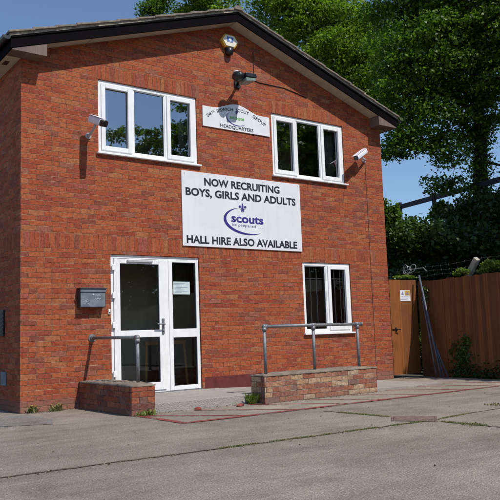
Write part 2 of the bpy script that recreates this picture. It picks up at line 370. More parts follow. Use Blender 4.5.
M['glass'] = glass_mat('window_glass', 0.27, (0.80,0.82,0.82))
M['glass_dark'] = glass_mat('door_glass', 0.0, (0.86,0.86,0.82))
M['glass_low'] = glass_mat('lower_window_glass', 0.02, (0.82,0.83,0.81))
M['mastic'] = simple('dark_mastic', (0.05,0.026,0.02), 0.9, var=0.4, scale=5)
M['bluegrey'] = simple('blue_grey_cover', (0.13,0.17,0.20), 0.6, var=0.2)
M['redstone'] = simple('red_brick_rubble', (0.26,0.045,0.035), 0.9, var=0.4, scale=30, bump=0.6)
M['leafA'] = leaf_mat('maple_leaves', (0.030,0.070,0.006), (0.145,0.240,0.022), 0.40)
M['leafB'] = leaf_mat('sycamore_leaves', (0.060,0.110,0.008), (0.225,0.320,0.028), 0.46)
M['leafC'] = leaf_mat('bramble_leaves', (0.022,0.048,0.011), (0.085,0.140,0.026), 0.25)
M['leafD'] = leaf_mat('ivy_leaves', (0.014,0.032,0.008), (0.045,0.090,0.016), 0.2)
M['leafE'] = leaf_mat('yellow_green_shoots', (0.10,0.17,0.03), (0.22,0.30,0.05), 0.35)
M['grass'] = leaf_mat('grass_blades', (0.075,0.125,0.020), (0.165,0.205,0.045), 0.3)
M['drygrass'] = leaf_mat('dry_joint_weeds', (0.10,0.11,0.035), (0.20,0.18,0.07), 0.25)
M['litter'] = leaf_mat('dry_litter', (0.07,0.05,0.03), (0.19,0.15,0.09), 0.05)
M['flower'] = simple('yellow_flower', (0.30,0.23,0.03), 0.6, var=0.1)

# ------------------------------------------------------------------ ground, markings
g = MB(); g.add([(-300,-300,0),(300,-300,0),(300,300,0),(-300,300,0)], [(0,1,2,3)])
struct(g.build('ground', M['ground']))

def sheet(name, pts, z, mat):
    b = MB(); b.add([(x,y,z) for x,y in pts], [tuple(range(len(pts)))])
    a = sum(pts[i][0]*pts[(i+1)%len(pts)][1]-pts[(i+1)%len(pts)][0]*pts[i][1] for i in range(len(pts)))
    if a < 0: b.f = [tuple(reversed(f)) for f in b.f]
    return b.build(name, mat)
def strip_pts(x0, y0, x1, y1, w, rng, n=24, jit=0.3):
    L = []; R = []; d = Vector((x1-x0, y1-y0)); nn = Vector((-d.y, d.x)).normalized()
    for i in range(n+1):
        t = i/n; cx, cy = x0+d.x*t, y0+d.y*t; j = rng.uniform(-jit, jit)*w*0.5
        wl = w*(0.5+rng.uniform(-jit, jit)*0.4); wr = w*(0.5+rng.uniform(-jit, jit)*0.4)
        L.append((cx+nn.x*(wl+j), cy+nn.y*(wl+j))); R.append((cx-nn.x*(wr-j), cy-nn.y*(wr-j)))
    return L+R[::-1]
rng = random.Random(4)
# worn red hatched zone in front of the entrance
def marking(z, segs):
    b = MB()
    for (x0,y0,x1,y1,w) in segs:
        d = Vector((x1-x0, y1-y0)); nn = Vector((-d.y, d.x)).normalized()*w/2
        b.add([(x0-nn.x,y0-nn.y,z),(x1-nn.x,y1-nn.y,z),(x1+nn.x,y1+nn.y,z),(x0+nn.x,y0+nn.y,z)], [(0,1,2,3)])
    return b
frame = [(0.93,-1.72,0.93,-2.80,0.095),(0.87,-2.85,8.0,-2.83,0.10)]
struct(marking(0.0070, frame).build('ground_marking', M['red_paint']))
hat = []
for x in (0.95,1.75,2.62,3.5,4.4,5.3,6.2,7.0):
    y0 = -1.72 if x < 2.7 else (-1.92 if x < 5.2 else -0.25)
    sl = -1.25 if x < 5.2 else -1.25
    y1 = -2.79; x1 = x+(y1-y0)/sl
    x0 = x if x < 5.2 else x-1.2
    if x >= 5.2: x1 = x0+(y1-y0)/sl
    hat.append((x0,y0,min(x1,7.95),y1,0.075))
struct(marking(0.0055, hat).build('ground_marking', M['red_paint']))
struct(sheet('ground_patch', [(2.95,-1.88),(5.1,-1.88),(7.6,-0.2),(8.0,-0.9),(8.05,-2.76),(1.6,-2.78)], 0.0030, M['bay']))
# grey repair patch left, pale apron on the right past the ramp
struct(sheet('ground_patch', [(-0.9,-0.35),(0.02,-0.25),(0.03,-1.15),(-0.14,-1.62),(-0.75,-1.28)], 0.004, M['patch']))
# joints between the concrete bays: dirty strips
def joint(x0, y0, x1, y1, w, n=60):
    return strip_pts(x0, y0, x1, y1, w, rng, n, 0.8)
struct(sheet('ground_joint', joint(-6.0,-4.28,2.86,-4.83,0.030,90), 0.004, M['moss']))
struct(sheet('ground_joint', joint(2.70,-3.2,2.745,-4.22,0.035,14), 0.0045, M['moss']))
struct(sheet('ground_joint', joint(2.75,-4.98,2.76,-9.0,0.035,40), 0.005, M['moss']))
struct(sheet('ground_joint', joint(3.1,-4.75,9.0,-4.60,0.02,40), 0.004, M['moss']))

# rusted inspection cover in the yard
cv = thing('inspection_cover', 'rusty brown inspection cover set flush in the concrete yard', 'manhole cover', (2.755,-4.6,0.0))
cp = [(2.77,-4.30),(3.03,-4.65),(2.70,-4.93),(2.50,-4.545)]
MB().slab(cp, -0.02, 0.010).build('lid', M['rust'], cv, bevel=0.003)
cc = Vector((2.755,-4.6))
fr_ = MB()
for i in range(4):
    a = Vector(cp[i]); b_ = Vector(cp[(i+1)%4]); ao = cc+(a-cc)*1.12; bo = cc+(b_-cc)*1.12; ai = cc+(a-cc)*1.02; bi = cc+(b_-cc)*1.02
    fr_.slab([tuple(ao),tuple(bo),tuple(bi),tuple(ai)], -0.02, 0.007)
fr_.build('frame', M['rust'], cv)

# ------------------------------------------------------------------ the hall
HALL = thing('brick_hall', 'two storey red brick hall with low gabled roof and white window frames', 'building', (W/2, 0, 0))
def ztop(x): return 6.67-0.338*abs(x-W/2)          # upper edge of the verge tiles
# --- front wall as a grid with openings
OPEN = [(1.195,2.985,3.80,4.995),(4.588,6.375,3.80,4.995),(5.182,6.387,0.925,2.262),(1.373,2.960,0.0,2.262)]
def wall_front():
    b = MB(); T = 0.28
    xs = sorted(set([0, W/2, W]+[v for o in OPEN for v in o[:2]])); zs = sorted(set([-0.3, 0.0, 2.6, 5.05]+[v for o in OPEN for v in o[2:]]))
    def hole(x, z): return any(o[0] < x < o[1] and o[2] < z < o[3] for o in OPEN)
    for i in range(len(xs)-1):
        for k in range(len(zs)-1):
            xm, zm = (xs[i]+xs[i+1])/2, (zs[k]+zs[k+1])/2
            if hole(xm, zm): continue
            for y, fl in ((0.0, False), (T, True)):
                q = [(xs[i],y,zs[k]),(xs[i+1],y,zs[k]),(xs[i+1],y,zs[k+1]),(xs[i],y,zs[k+1])]
                b.add(q, [(3,2,1,0) if fl else (0,1,2,3)])
        # gable top
        for y, fl in ((0.0, False), (T, True)):
            q = [(xs[i],y,zs[-1]),(xs[i+1],y,zs[-1]),(xs[i+1],y,ztop(xs[i+1])-0.20),(xs[i],y,ztop(xs[i])-0.20)]
            b.add(q, [(3,2,1,0) if fl else (0,1,2,3)])
    for (x0,x1,z0,z1) in OPEN:
        b.add([(x0,0,z0),(x0,T,z0),(x0,T,z1),(x0,0,z1)], [(0,1,2,3)]); b.add([(x1,0,z0),(x1,T,z0),(x1,T,z1),(x1,0,z1)], [(3,2,1,0)])
        b.add([(x0,0,z1),(x1,0,z1),(x1,T,z1),(x0,T,z1)], [(0,3,2,1)]); b.add([(x0,0,z0),(x1,0,z0),(x1,T,z0),(x0,T,z0)], [(0,1,2,3)])
    return b
wf = wall_front().build('front_wall', M['brick'], HALL)
def holed_side(x0, x1):
    return MB().box(x0, x1, 0.28, DEEP, -0.3, 5.12)
sw = MB()
sw.add([(0,0,-0.3),(0,DEEP,-0.3),(0,DEEP,5.3),(0,0,5.3)], [(3,2,1,0)])
sw.add([(0.28,0.28,-0.3),(0.28,DEEP,-0.3),(0.28,DEEP,5.3),(0.28,0.28,5.3)], [(0,1,2,3)])
sw.build('side_wall', M['brick'], HALL)
sw = MB()
sw.add([(W,0,-0.3),(W,DEEP,-0.3),(W,DEEP,5.3),(W,0,5.3)], [(0,1,2,3)])
sw.add([(W-0.28,0.28,-0.3),(W-0.28,DEEP,-0.3),(W-0.28,DEEP,5.3),(W-0.28,0.28,5.3)], [(3,2,1,0)])
sw.build('side_wall', M['brick'], HALL)
MB().prism([(0,-0.3),(W,-0.3),(W,5.0),(W,ztop(W)-0.2),(W/2,ztop(W/2)-0.2),(0,ztop(0)-0.2)], DEEP, DEEP+0.25).build('back_wall', M['brick'], HALL)
# interior: floors, partitions added near the glass to bounce sunlight
MB().box(0.285, W-0.285, 0.285, DEEP-0.01, -0.05, 0.12).build('ground_floor', M['floor'], HALL)
MB().box(0.285, W-0.285, 0.285, DEEP-0.01, 2.62, 2.85).build('upper_floor', M['interior'], HALL)
MB().box(0.285, W-0.285, 1.55, 1.65, 0.125, 2.615).build('added_partition', M['interior'], HALL)
MB().box(0.285, W-0.285, 1.6, 1.7, 2.855, 5.245).build('added_partition', M['interior'], HALL)
MB().box(0.285, W-0.285, 0.285, DEEP-0.01, 5.25, 5.3).build('ceiling', M['interior'], HALL)
# --- roof: courses of tiles each lapping the one below
OV = 0.30
EX0, EX1 = -0.25, W+0.25
GA = 0.335
def tiles(side):
    b = MB(); n = 12; half = W/2+0.27; run = half/n
    r2 = random.Random(11+side)
    for i in range(n):
        d0 = half-i*run; d1 = max(0.0, half-(i+1)*run-0.04)
        zl = 6.67-0.338*d0; zh = 6.67-0.338*d1
        lift = 0.012; y0 = -OV+r2.uniform(-0.012, 0.012)
        xa, xb = (W/2-d0, W/2-d1) if side < 0 else (W/2+d0, W/2+d1)
        b.prism([(xa, zl+lift), (xb, zh-0.008), (xb, zh-0.035), (xa, zl-0.022)], y0-0.02, DEEP+0.3)
    return b
rf = tiles(-1).build('roof_slope', M['tile'], HALL, bevel=0.005)
rf2 = tiles(1).build('roof_slope', M['tile'], HALL, bevel=0.005)
for s_ in (-1, 1):
    b = MB(); n = 40; half = W/2+0.25; r3 = random.Random(3)
    lo = [(W/2+s_*half*t/n, 6.67-0.338*half*t/n) for t in range(n+1)]
    poly = [(x, z-0.026) for x, z in lo]+[(x, z-0.066-r3.uniform(0, 0.012)) for x, z in reversed(lo)]
    b.prism(poly, -OV+0.012, -OV+0.10); b.build('verge_mortar', M['verge'], HALL)
    # bargeboard, then soffit behind it
    e = W/2+s_*(W/2+0.235)
    B = MB(); B.prism([(W/2, 6.67-0.062), (e, ztop(e)-0.062), (e, ztop(e)-0.245), (W/2, 6.67-0.245)], -OV+0.022, -OV+0.047)
    B.build('bargeboard', M['blackboard'], HALL, bevel=0.003)
    B = MB(); B.prism([(W/2, 6.67-0.068), (e, ztop(e)-0.068), (e, ztop(e)-0.10), (W/2, 6.67-0.10)], -OV+0.008, -OV+0.0215)
    B.build('verge_trim', M['blackboard'], HALL, bevel=0.003)
    # soffit in four lengths
    B = MB()
    for k in range(4):
        a0 = (W/2-0.12)*k/4+0.004; a1 = (W/2-0.12)*(k+1)/4-0.004
        xa, xb = W/2+s_*a0, W/2+s_*a1
        B.prism([(xa, ztop(xa)-0.215), (xb, ztop(xb)-0.215), (xb, ztop(xb)-0.230), (xa, ztop(xa)-0.230)], -OV+0.0475, -0.002)
    B.build('soffit', M['soffit'], HALL)
    # boxed eave end
    bx = (W/2+s_*(W/2-0.29), W/2+s_*(W/2+0.215)); zb = 5.075
    B = MB(); B.prism([(bx[0], zb), (bx[1], zb), (bx[1], ztop(bx[1])-0.248), (bx[0], ztop(bx[0])-0.248)], -OV+0.03, -0.003)
    eb = B.build('eave_box', M['brownboard'], HALL, bevel=0.003)
    # eave soffit down the side, fascia and gutter
    xo = W/2+s_*(W/2+0.002); xi = W/2+s_*(W/2+0.21)
    B = MB(); B.box(min(xo, xi), max(xo, xi), 0.002, DEEP, 5.085, 5.10); sf = B.build('eave_soffit', M['soffit'], HALL)
    for k in range(6):
        y = 0.22+k*0.48; xm = W/2+s_*(W/2+0.13); MB().box(xm-0.035, xm+0.035, y, y+0.16, 5.080, 5.0845).build('vent_slot', M['blackplastic'], sf)
    B = MB(); xf = W/2+s_*(W/2+0.225); B.box(xf-0.012, xf+0.012, -OV+0.05, DEEP, 5.08, 5.27); B.build('fascia', M['blackboard'], HALL)
    # half round gutter
    xg = W/2+s_*(W/2+0.295); prof = [(xg+0.055*math.cos(a), 5.255+0.055*math.sin(a)) for a in [math.pi+math.pi*k/10 for k in range(11)]]
    prof += [(xg+0.050*math.cos(a), 5.255+0.050*math.sin(a)) for a in [2*math.pi-math.pi*k/10 for k in range(11)]]
    B = MB(); B.prism(prof, -OV+0.02, DEEP+0.2); gt = B.build('gutter', M['blackplastic'], HALL)
    B = MB(); B.prism([(xg+0.056*math.cos(a), 5.255+0.056*math.sin(a)) for a in [math.pi+math.pi*k/10 for k in range(11)]], -OV+0.005, -OV+0.019)
    B.build('end_cap', M['blackplastic'], gt)
# ridge tiles, each bedded on the next
B = MB()
for k in range(24):
    y0 = -OV-0.03+k*0.45; r_ = 0.095+0.005*(k % 2)
    prof = [(W/2+r_*math.cos(a), 6.62+r_*0.85*math.sin(a)) for a in [math.pi*j/12 for j in range(13)]]
    B.prism(prof, y0, y0+0.448)
B.build('ridge_tiles', M['tile'], HALL, bevel=0.006)
# dark red painted plinth right of the door, movement joint
MB().box(3.01, 5.0, -0.004, -0.0005, 0.0, 0.305).build('painted_plinth', M['plinth'], HALL)
jb = MB()
for z0, z1 in ((0.0, 4.40),):
    jb.box(6.947, 6.959, -0.004, -0.0005, z0, z1)
jb.build('movement_joint', M['mastic'], HALL)
# left side wall: small dark window and a blue-grey cover plate
sdw = MB().box(-0.03, -0.001, 0.68, 1.55, 1.07, 1.455).build('side_vent', M['blackplastic'], HALL, bevel=0.004)
B = MB()
for k in range(6): B.box(-0.036, -0.0305, 0.70, 1.53, 1.10+k*0.058, 1.125+k*0.058)
B.build('louvre', M['mailside'], sdw)
MB().box(-0.02, -0.001, 0.585, 0.82, 0.355, 0.555).build('cover_plate', M['bluegrey'], HALL, bevel=0.006)

# --- windows
def ring(b, x0, x1, z0, z1, w, y0, y1, wb=None):
    wb = wb or w
    b.box(x0, x0+w, y0, y1, z0, z1); b.box(x1-w, x1, y0, y1, z0, z1)
    b.box(x0+w, x1-w, y0, y1, z1-w, z1); b.box(x0+w, x1-w, y0, y1, z0, z0+wb)
def window(x0, x1, z0, z1, lights, sill=True, glass='glass'):
    """lights: list of (xa, xb, opening)"""
    b = MB(); Y0, Y1 = 0.022, 0.085
    ring(b, x0+0.004, x1-0.004, z0+0.002, z1-0.004, 0.058, Y0, Y1)
    for (_, a, _2), (c, _3, _4) in zip(lights[:-1], lights[1:]): b.box(a, c, Y0+0.0015, Y1-0.0015, z0+0.06, z1-0.062)
    w = b.build('window', M['upvc'], HALL, bevel=0.004)
    for a, c, op in lights:
        if op:
            s = MB(); ring(s, a-0.014, c+0.014, z0+0.047, z1-0.049, 0.070, Y0-0.018, Y0+0.045)
            so = s.build('sash', M['upvc'], w, bevel=0.006)
            ga, gc, gz0, gz1 = a+0.058, c-0.058, z0+0.119, z1-0.121
        else:
            s = MB(); ring(s, a+0.0005, c-0.0005, z0+0.0605, z1-0.0625, 0.014, Y0+0.012, Y0+0.045); s.build('bead', M['upvc'], w, bevel=0.002)
            ga, gc, gz0, gz1 = a+0.014, c-0.014, z0+0.074, z1-0.076
        p = MB(); p.add([(ga-0.004,Y0+0.032,gz0-0.004),(gc+0.004,Y0+0.032,gz0-0.004),(gc+0.004,Y0+0.032,gz1+0.004),(ga-0.004,Y0+0.032,gz1+0.004)], [(0,1,2,3)])
        p.build('pane', M[glass], w)
        gk = MB(); ring(gk, ga-0.001, gc+0.001, gz0-0.001, gz1+0.001, 0.007, Y0+0.026, Y0+0.031); gk.build('gasket', M['blackplastic'], w)
        if op:
            h = MB(); hx = (c+0.0-0.028) if a < (x0+x1)/2-0.3 else (a+0.028)
            h.box(hx-0.012, hx+0.012, Y0+0.046, Y0+0.075, (z0+z1)/2-0.06, (z0+z1)/2+0.06); h.build('handle', M['upvc'], w, bevel=0.003)
    if sill:
        s = MB(); s.prism([(x0-0.03, z0-0.028), (x1+0.045, z0-0.028), (x1+0.045, z0+0.0), (x0-0.03, z0+0.0)], -0.055, Y0+0.03)
        s.build('sill', M['upvc'], w, bevel=0.006)
    return w
win1 = window(1.195, 2.985, 3.83, 4.995, [(1.265,1.765,True),(1.815,2.375,False),(2.425,2.915,True)])
win2 = window(4.588, 6.375, 3.83, 4.995, [(4.658,5.158,True),(5.208,5.765,False),(5.815,6.305,True)])
win3 = window(5.182, 6.387, 0.955, 2.262, [(5.245,5.765,False),(5.825,6.317,True)], glass='glass_low')
for x in (5.335,5.49,5.645,5.95,6.10,6.25):
    pts = [(x+0.005*math.sin(k*1.9+x*7), 0.16, 0.99+k*0.156) for k in range(9)]
    MB().tube(pts, 0.010, 6).build('security_bar', M['bars'], win3, smooth=True)
MB().box(5.2, 6.37, 0.155, 0.165, 1.97, 1.985).build('security_rail', M['bars'], win3)

# curtains hang inside the upper windows
def curtain(x0, x1, z0, z1, y, mat, label):
    b = MB(); n = max(8, int((x1-x0)/0.02)); 
    vs = [(x0+(x1-x0)*i/n, y+0.02*math.sin(i*1.25+x0*9), z) for z in (z0, z1) for i in range(n+1)]
    b.add(vs, [(i, i+1, n+2+i, n+1+i) for i in range(n)])
    o = b.build('curtain', mat, base=(x0, y, z0), smooth=True); sm = o.modifiers.new('Solid', 'SOLIDIFY'); sm.thickness = 0.004
    return tag(o, label, 'curtain', 'curtains in the upper windows')
curtain(1.26, 1.46, 3.86, 4.98, 0.22, M['curtain'], 'white curtain drawn back at the left edge of the left upper window')
curtain(2.74, 2.97, 3.86, 4.98, 0.22, M['curtain_grey'], 'grey curtain at the right edge of the left upper window')
curtain(6.06, 6.37, 3.86, 4.98, 0.22, M['curtain_grey'], 'grey curtain at the right edge of the right upper window')

# --- glazed entrance: door leaf and sidelight
ent = MB(); Y0 = 0.03
ent.box(1.378, 1.425, Y0, 0.10, 0.135, 2.258); ent.box(2.908+0.018, 2.956, Y0, 0.10, 0.135, 2.258); ent.box(1.425, 2.926, Y0, 0.10, 2.205, 2.258)
ent.box(2.315, 2.385, Y0+0.001, 0.099, 0.135, 2.204); ent.box(1.425, 2.315, Y0+0.002, 0.10, 0.125, 0.16)
door = ent.build('entrance_door', M['upvc'], HALL, bevel=0.004)
leaf = MB(); LY0, LY1 = 0.015, 0.075
leaf.box(1.432, 1.535, LY0, LY1, 0.165, 2.197); leaf.box(2.207, 2.310, LY0, LY1, 0.165, 2.197)
for z0, z1 in ((2.125,2.197),(0.985,1.095),(0.165,0.285)): leaf.box(1.535, 2.207, LY0+0.001, LY1-0.001, z0, z1)
leaf.build('door_leaf', M['upvc'], door, bevel=0.005)
sl = MB()
sl.box(2.386, 2.455, Y0-0.008, 0.09, 0.137, 2.203); sl.box(2.86+0.035, 2.925, Y0-0.008, 0.09, 0.137, 2.203)
for z0, z1 in ((2.17,2.203),(0.965,1.10),(0.137,0.205)): sl.box(2.455, 2.895, Y0-0.007, 0.089, z0, z1)
sl.build('sidelight', M['upvc'], door, bevel=0.005)
for (x0,x1,z0,z1,y) in ((1.535,2.207,1.095,2.125,0.045),(1.535,2.207,0.285,0.985,0.045),(2.455,2.895,1.10,2.17,0.055),(2.455,2.895,0.205,0.965,0.055)):
    MB().add([(x0-0.005,y,z0-0.005),(x1+0.005,y,z0-0.005),(x1+0.005,y,z1+0.005),(x0-0.005,y,z1+0.005)], [(0,1,2,3)]).build('pane', M['glass_dark'], door)
    gk = MB(); ring(gk, x0+0.0005, x1-0.0005, z0+0.0005, z1-0.0005, 0.009, y-0.016, y-0.002); gk.build('gasket', M['blackplastic'], door)
MB().box(1.65, 2.09, -0.012, 0.0145, 2.150, 2.185).build('closer_bar', M['camgrey'], door, bevel=0.004)  # grey closer bar across the head of the door
hd = MB(); hd.box(2.245, 2.285, -0.002, 0.0145, 1.03, 1.27); hd.tube([(2.265,-0.002,1.18),(2.265,-0.05,1.18),(2.25,-0.058,1.18),(2.13,-0.058,1.185)], 0.011, 8); hd.tube([(2.265,-0.012,1.08),(2.265,0.0,1.08)], 0.014, 10)
hd.build('handle', M['galv'], door, bevel=0.002)
for z in (2.06, 1.63, 1.18, 0.45):
    MB().box(1.395, 1.445, -0.012, 0.0145, z-0.045, z+0.045).build('hinge', M['upvc'], door, bevel=0.006)
MB().box(1.37, 2.96, -0.03, 0.028, 0.118, 0.134).build('threshold', M['galv'], door)

nt_ = thing('notice', 'pale green paper notice stuck on the narrow glazed side panel of the door', 'notice', (2.64, 0.0525, 1.66))
MB().box(2.485, 2.795, 0.0515, 0.0535, 1.655, 1.862).build('sheet', M['paper'], nt_)
ln = MB(); r5 = random.Random(9)
for k in range(8): ln.box(2.51, 2.51+r5.uniform(0.12,0.26), 0.0508, 0.0512, 1.83-k*0.021, 1.836-k*0.021)
ln.build('print', M['greyink'], nt_)
# varnished wooden frame standing in the hallway
st = thing('wooden_stand', 'varnished pine stand inside the hallway seen through the door glass', 'stand', (2.5, 0.4, 0.12))
for x0, x1 in ((2.12,2.17),(2.90,2.86)):
    MB().tube([(x0,0.36,0.12),(x1,0.40,0.90)], 0.022, 8).build('leg', M['pine'], st)
MB().box(2.13, 2.90, 0.38, 0.42, 0.86, 0.92).build('rail', M['pine'], st, bevel=0.004)
MB().box(2.20, 2.83, 0.405, 0.418, 0.30, 0.855).build('panel', M['mailside'], st)

# ------------------------------------------------------------------ entrance step + ramp
def zl(x, y):
    return 0.125 if x < 3.0 else max(0.012, 0.125-(x-3.0)*0.035)
lp = MB(); nn_ = 14
lp.slab([(1.195,-0.006),(1.195,-1.60),(2.815,-1.60),(2.815,-0.006)], -0.05, 0.125)
xs = [2.8155+(6.9-2.8155)*i/nn_ for i in range(nn_+1)]
for a, c in zip(xs[:-1], xs[1:]): lp.slab([(a,-0.006),(a,-1.515),(c,-1.515),(c,-0.006)], -0.05, zl)
lp.slab([(5.065,-1.516),(5.065,-1.80),(6.9,-1.64),(6.9,-1.516)], -0.05, zl)
struct(lp.build('entrance_step', M['slab'], bevel=0.006))

# ------------------------------------------------------------------ low walls
def rough_coping(b, x0, x1, y0, y1, z, h, seed, nx=14, ny=6, dip=0.0):
    r = random.Random(seed); vs = []; fs = []
    def top(i, k):
        u, v = i/nx, k/ny; edge = min(u, 1-u, v, 1-v)
        return z+h*(0.45+0.55*min(1, edge*6))+r.uniform(-0.004, 0.004)+0.003*math.sin(i*0.9+seed)*math.cos(k*1.3)
    for k in range(ny+1):
        for i in range(nx+1):
            jx = r.uniform(-0.006, 0.006); vs.append((x0+(x1-x0)*i/nx+jx, y0+(y1-y0)*k/ny+r.uniform(-0.006, 0.006), top(i, k)))
    for k in range(ny):
        for i in range(nx): a = k*(nx+1)+i; fs.append((a, a+1, a+nx+2, a+nx+1))
    n0 = len(vs); ring_ = [i for i in range(nx+1)]+[k*(nx+1)+nx for k in range(1, ny+1)]+[ny*(nx+1)+i for i in range(nx-1, -1, -1)]+[k*(nx+1) for k in range(ny-1, 0, -1)]
    for i in ring_: vs.append((vs[i][0], vs[i][1], z))
    for j in range(len(ring_)):
        j2 = (j+1) % len(ring_); fs.append((ring_[j], n0+j, n0+j2, ring_[j2]))
    b.add(vs, fs)
lw = thing('low_wall', 'short red brick wall running out from the facade left of the entrance step', 'low wall', (1.02,-0.85,0), 'low brick walls beside the entrance')
MB().box(0.855, 1.188, -1.68, -0.008, -0.1, 0.362).build('brickwork', M['brick_low'], lw, bevel=0.006)
b = MB(); rough_coping(b, 0.850, 1.193, -1.685, -0.01, 0.362, 0.045, 2, 12, 40); b.build('coping', M['coping'], lw, smooth=True)
rw = thing('low_wall', 'long low wall of buff and pink mixed bricks in front of the ramp under the lower window', 'low wall', (3.94,-1.7,0), 'low brick walls beside the entrance')
MB().box(2.825, 5.052, -1.85, -1.525, -0.1, 0.375).build('brickwork', M['brick_mix'], rw, bevel=0.006)
b = MB(); rough_coping(b, 2.815, 5.062, -1.86, -1.515, 0.375, 0.040, 5, 60, 12); b.build('coping', M['coping'], rw, smooth=True)

# ------------------------------------------------------------------ handrails
R_ = 0.024
hr = thing('handrail', 'short grey galvanised handrail from the facade to a post on the red brick wall', 'handrail', (1.06,-1.45,0.40), 'galvanised tube handrails')
MB().tube([(1.06,-0.004,1.0),(1.06,-1.46,0.985)], R_, 12).build('rail', M['galv'], hr, smooth=True)
MB().tube([(1.06,-1.46,0.40),(1.06,-1.46,0.95)], R_, 12).build('post', M['galv'], hr, smooth=True)
MB().tube([(1.06,-1.42,0.985),(1.06,-1.46,0.985)], 0.034, 12).tube([(1.06,-1.46,0.915),(1.06,-1.46,0.965)], 0.034, 12).ball((1.06,-1.46,0.98), 0.037).build('elbow', M['galv'], hr, smooth=True)
MB().tube([(1.06,-0.001,1.0),(1.06,-0.012,1.0)], 0.058, 16).tube([(1.06,-0.012,1.0),(1.06,-0.06,1.0)], 0.034, 12).build('wall_flange', M['galv'], hr)
hr = thing('handrail', 'long grey galvanised handrail on three posts along the top of the mixed brick wall', 'handrail', (3.78,-1.72,0.42), 'galvanised tube handrails')
YR = -1.70
XP = [ony(264,326,YR)[0], ony(313,326,YR)[0], ony(357,325,YR)[0]]; ZR = ony(264,326.5,YR)[2]
MB().tube([(XP[0],YR,ZR),(XP[2]+0.10,YR,ZR)], R_, 12).build('rail', M['galv'], hr, smooth=True)
for i, x in enumerate(XP):
    MB().tube([(x,YR,0.40),(x,YR,ZR-0.02)], R_, 12).build('post', M['galv'], hr, smooth=True)
    b = MB(); b.tube([(x,YR,ZR-0.07),(x,YR,ZR-0.015)], 0.033, 12)
    if i == 0: b.ball((x,YR,ZR), 0.036).tube([(x,YR,ZR),(x+0.055,YR,ZR)], 0.033, 12)
    else: b.tube([(x-0.045,YR,ZR),(x+0.045,YR,ZR)], 0.0335, 12)
    b.build('fitting', M['galv'], hr, smooth=True)
MB().tube([(XP[2]+0.085,YR,ZR),(XP[2]+0.108,YR,ZR)], 0.031, 12).build('end_cap', M['galv'], hr, smooth=True)

# ------------------------------------------------------------------ main sign
sg = thing('sign_board', 'large white recruiting sign board with black lettering and purple emblem between floors', 'sign', (3.91,0,2.445))
MB().box(2.645, 5.178, -0.022, -0.001, 2.447, 3.703).build('panel', M['board'], sg, bevel=0.002)
t = MB(); YT = -0.0245
for args in (('NOW RECRUITING', 3.085, 4.70, 3.490, 0.130), ('BOYS, GIRLS AND ADULTS', 2.715, 5.065, 3.297, 0.130), ('HALL HIRE ALSO AVAILABLE', 2.715, 5.06, 2.500, 0.128)):
    t = MB(); text_line(t, *args, YT); t.build('lettering', M['ink'], sg)
def swoosh(cx, cz, rx, rz, a0, a1, w, y, tilt=0.0):
    b = MB(); n = 60; o = []; i_ = []
    for k in range(n+1):
        tt = k/n; a = math.radians(a0+(a1-a0)*tt); ww = w*math.sin(math.pi*min(1, max(0, tt)))**0.8
        ox, oz = rx*math.cos(a), rz*math.sin(a); ix, iz = (rx-ww)*math.cos(a), (rz-ww*0.75)*math.sin(a)
        for L, (x, z) in ((o, (ox, oz)), (i_, (ix, iz))): L.append((cx+x*math.cos(tilt)-z*math.sin(tilt), y, cz+x*math.sin(tilt)+z*math.cos(tilt)))
    vs = o+i_; b.add(vs, [(k, n+1+k, n+2+k, k+1) for k in range(n)][::1]); return b
def fleur(b, cx, cz, s, y):
    """three-petalled emblem with a band"""
    c = [(0,1.0),(0.17,0.62),(0.24,0.25),(0.14,-0.12),(-0.14,-0.12),(-0.24,0.25),(-0.17,0.62)]
    b.add([(cx+x*s,y,cz+z*s) for x,z in c], [tuple(range(len(c)-1,-1,-1))])
    for q in (-1, 1):
        p = [(0.20,-0.14),(0.30,0.20),(0.52,0.52),(0.78,0.50),(0.92,0.22),(0.80,-0.02),(0.62,-0.02),(0.66,0.16),(0.54,0.18),(0.42,-0.02),(0.36,-0.16)]
        f = tuple(range(len(p))); b.add([(cx+q*x*s,y,cz+z*s) for x,z in p], [f if q > 0 else f[::-1]])
        p = [(0.05,-0.34),(0.12,-0.62),(0.30,-0.72),(0.40,-0.60),(0.30,-0.34)]
        b.add([(cx+q*x*s,y,cz+z*s) for x,z in p], [tuple(range(5)) if q > 0 else tuple(range(4,-1,-1))])
    b.add([(cx+x*s,y,cz+z*s) for x,z in [(-0.48,-0.30),(0.48,-0.30),(0.48,-0.18),(-0.48,-0.18)]], [(0,1,2,3)])
    b.add([(cx+x*s,y,cz+z*s) for x,z in [(-0.07,-0.34),(0,-1.0),(0.07,-0.34)]], [(0,1,2)])
e = swoosh(3.93, 2.925, 0.475, 0.235, 112, 312, 0.062, YT, -0.06)
text_line(e, 'scouts', 3.615, 4.305, 2.905, 0.150, YT, slope=-0.01, offset=0.03)
fleur(e, 3.86, 3.155, 0.092, YT)
e.build('emblem', M['purple'], sg)
for x in (2.70, 3.52, 4.33, 5.125):
    for z in (2.49, 3.66): MB().tube([(x,-0.0215,z),(x,-0.0255,z)], 0.009, 10).build('fixing_screw', M['camgrey'], sg)
t = MB(); text_line(t, 'be prepared . . .', 3.63, 4.29, 2.835, 0.052, YT, slope=-0.02, offset=0.004); t.build('motto', M['greyink'], sg)

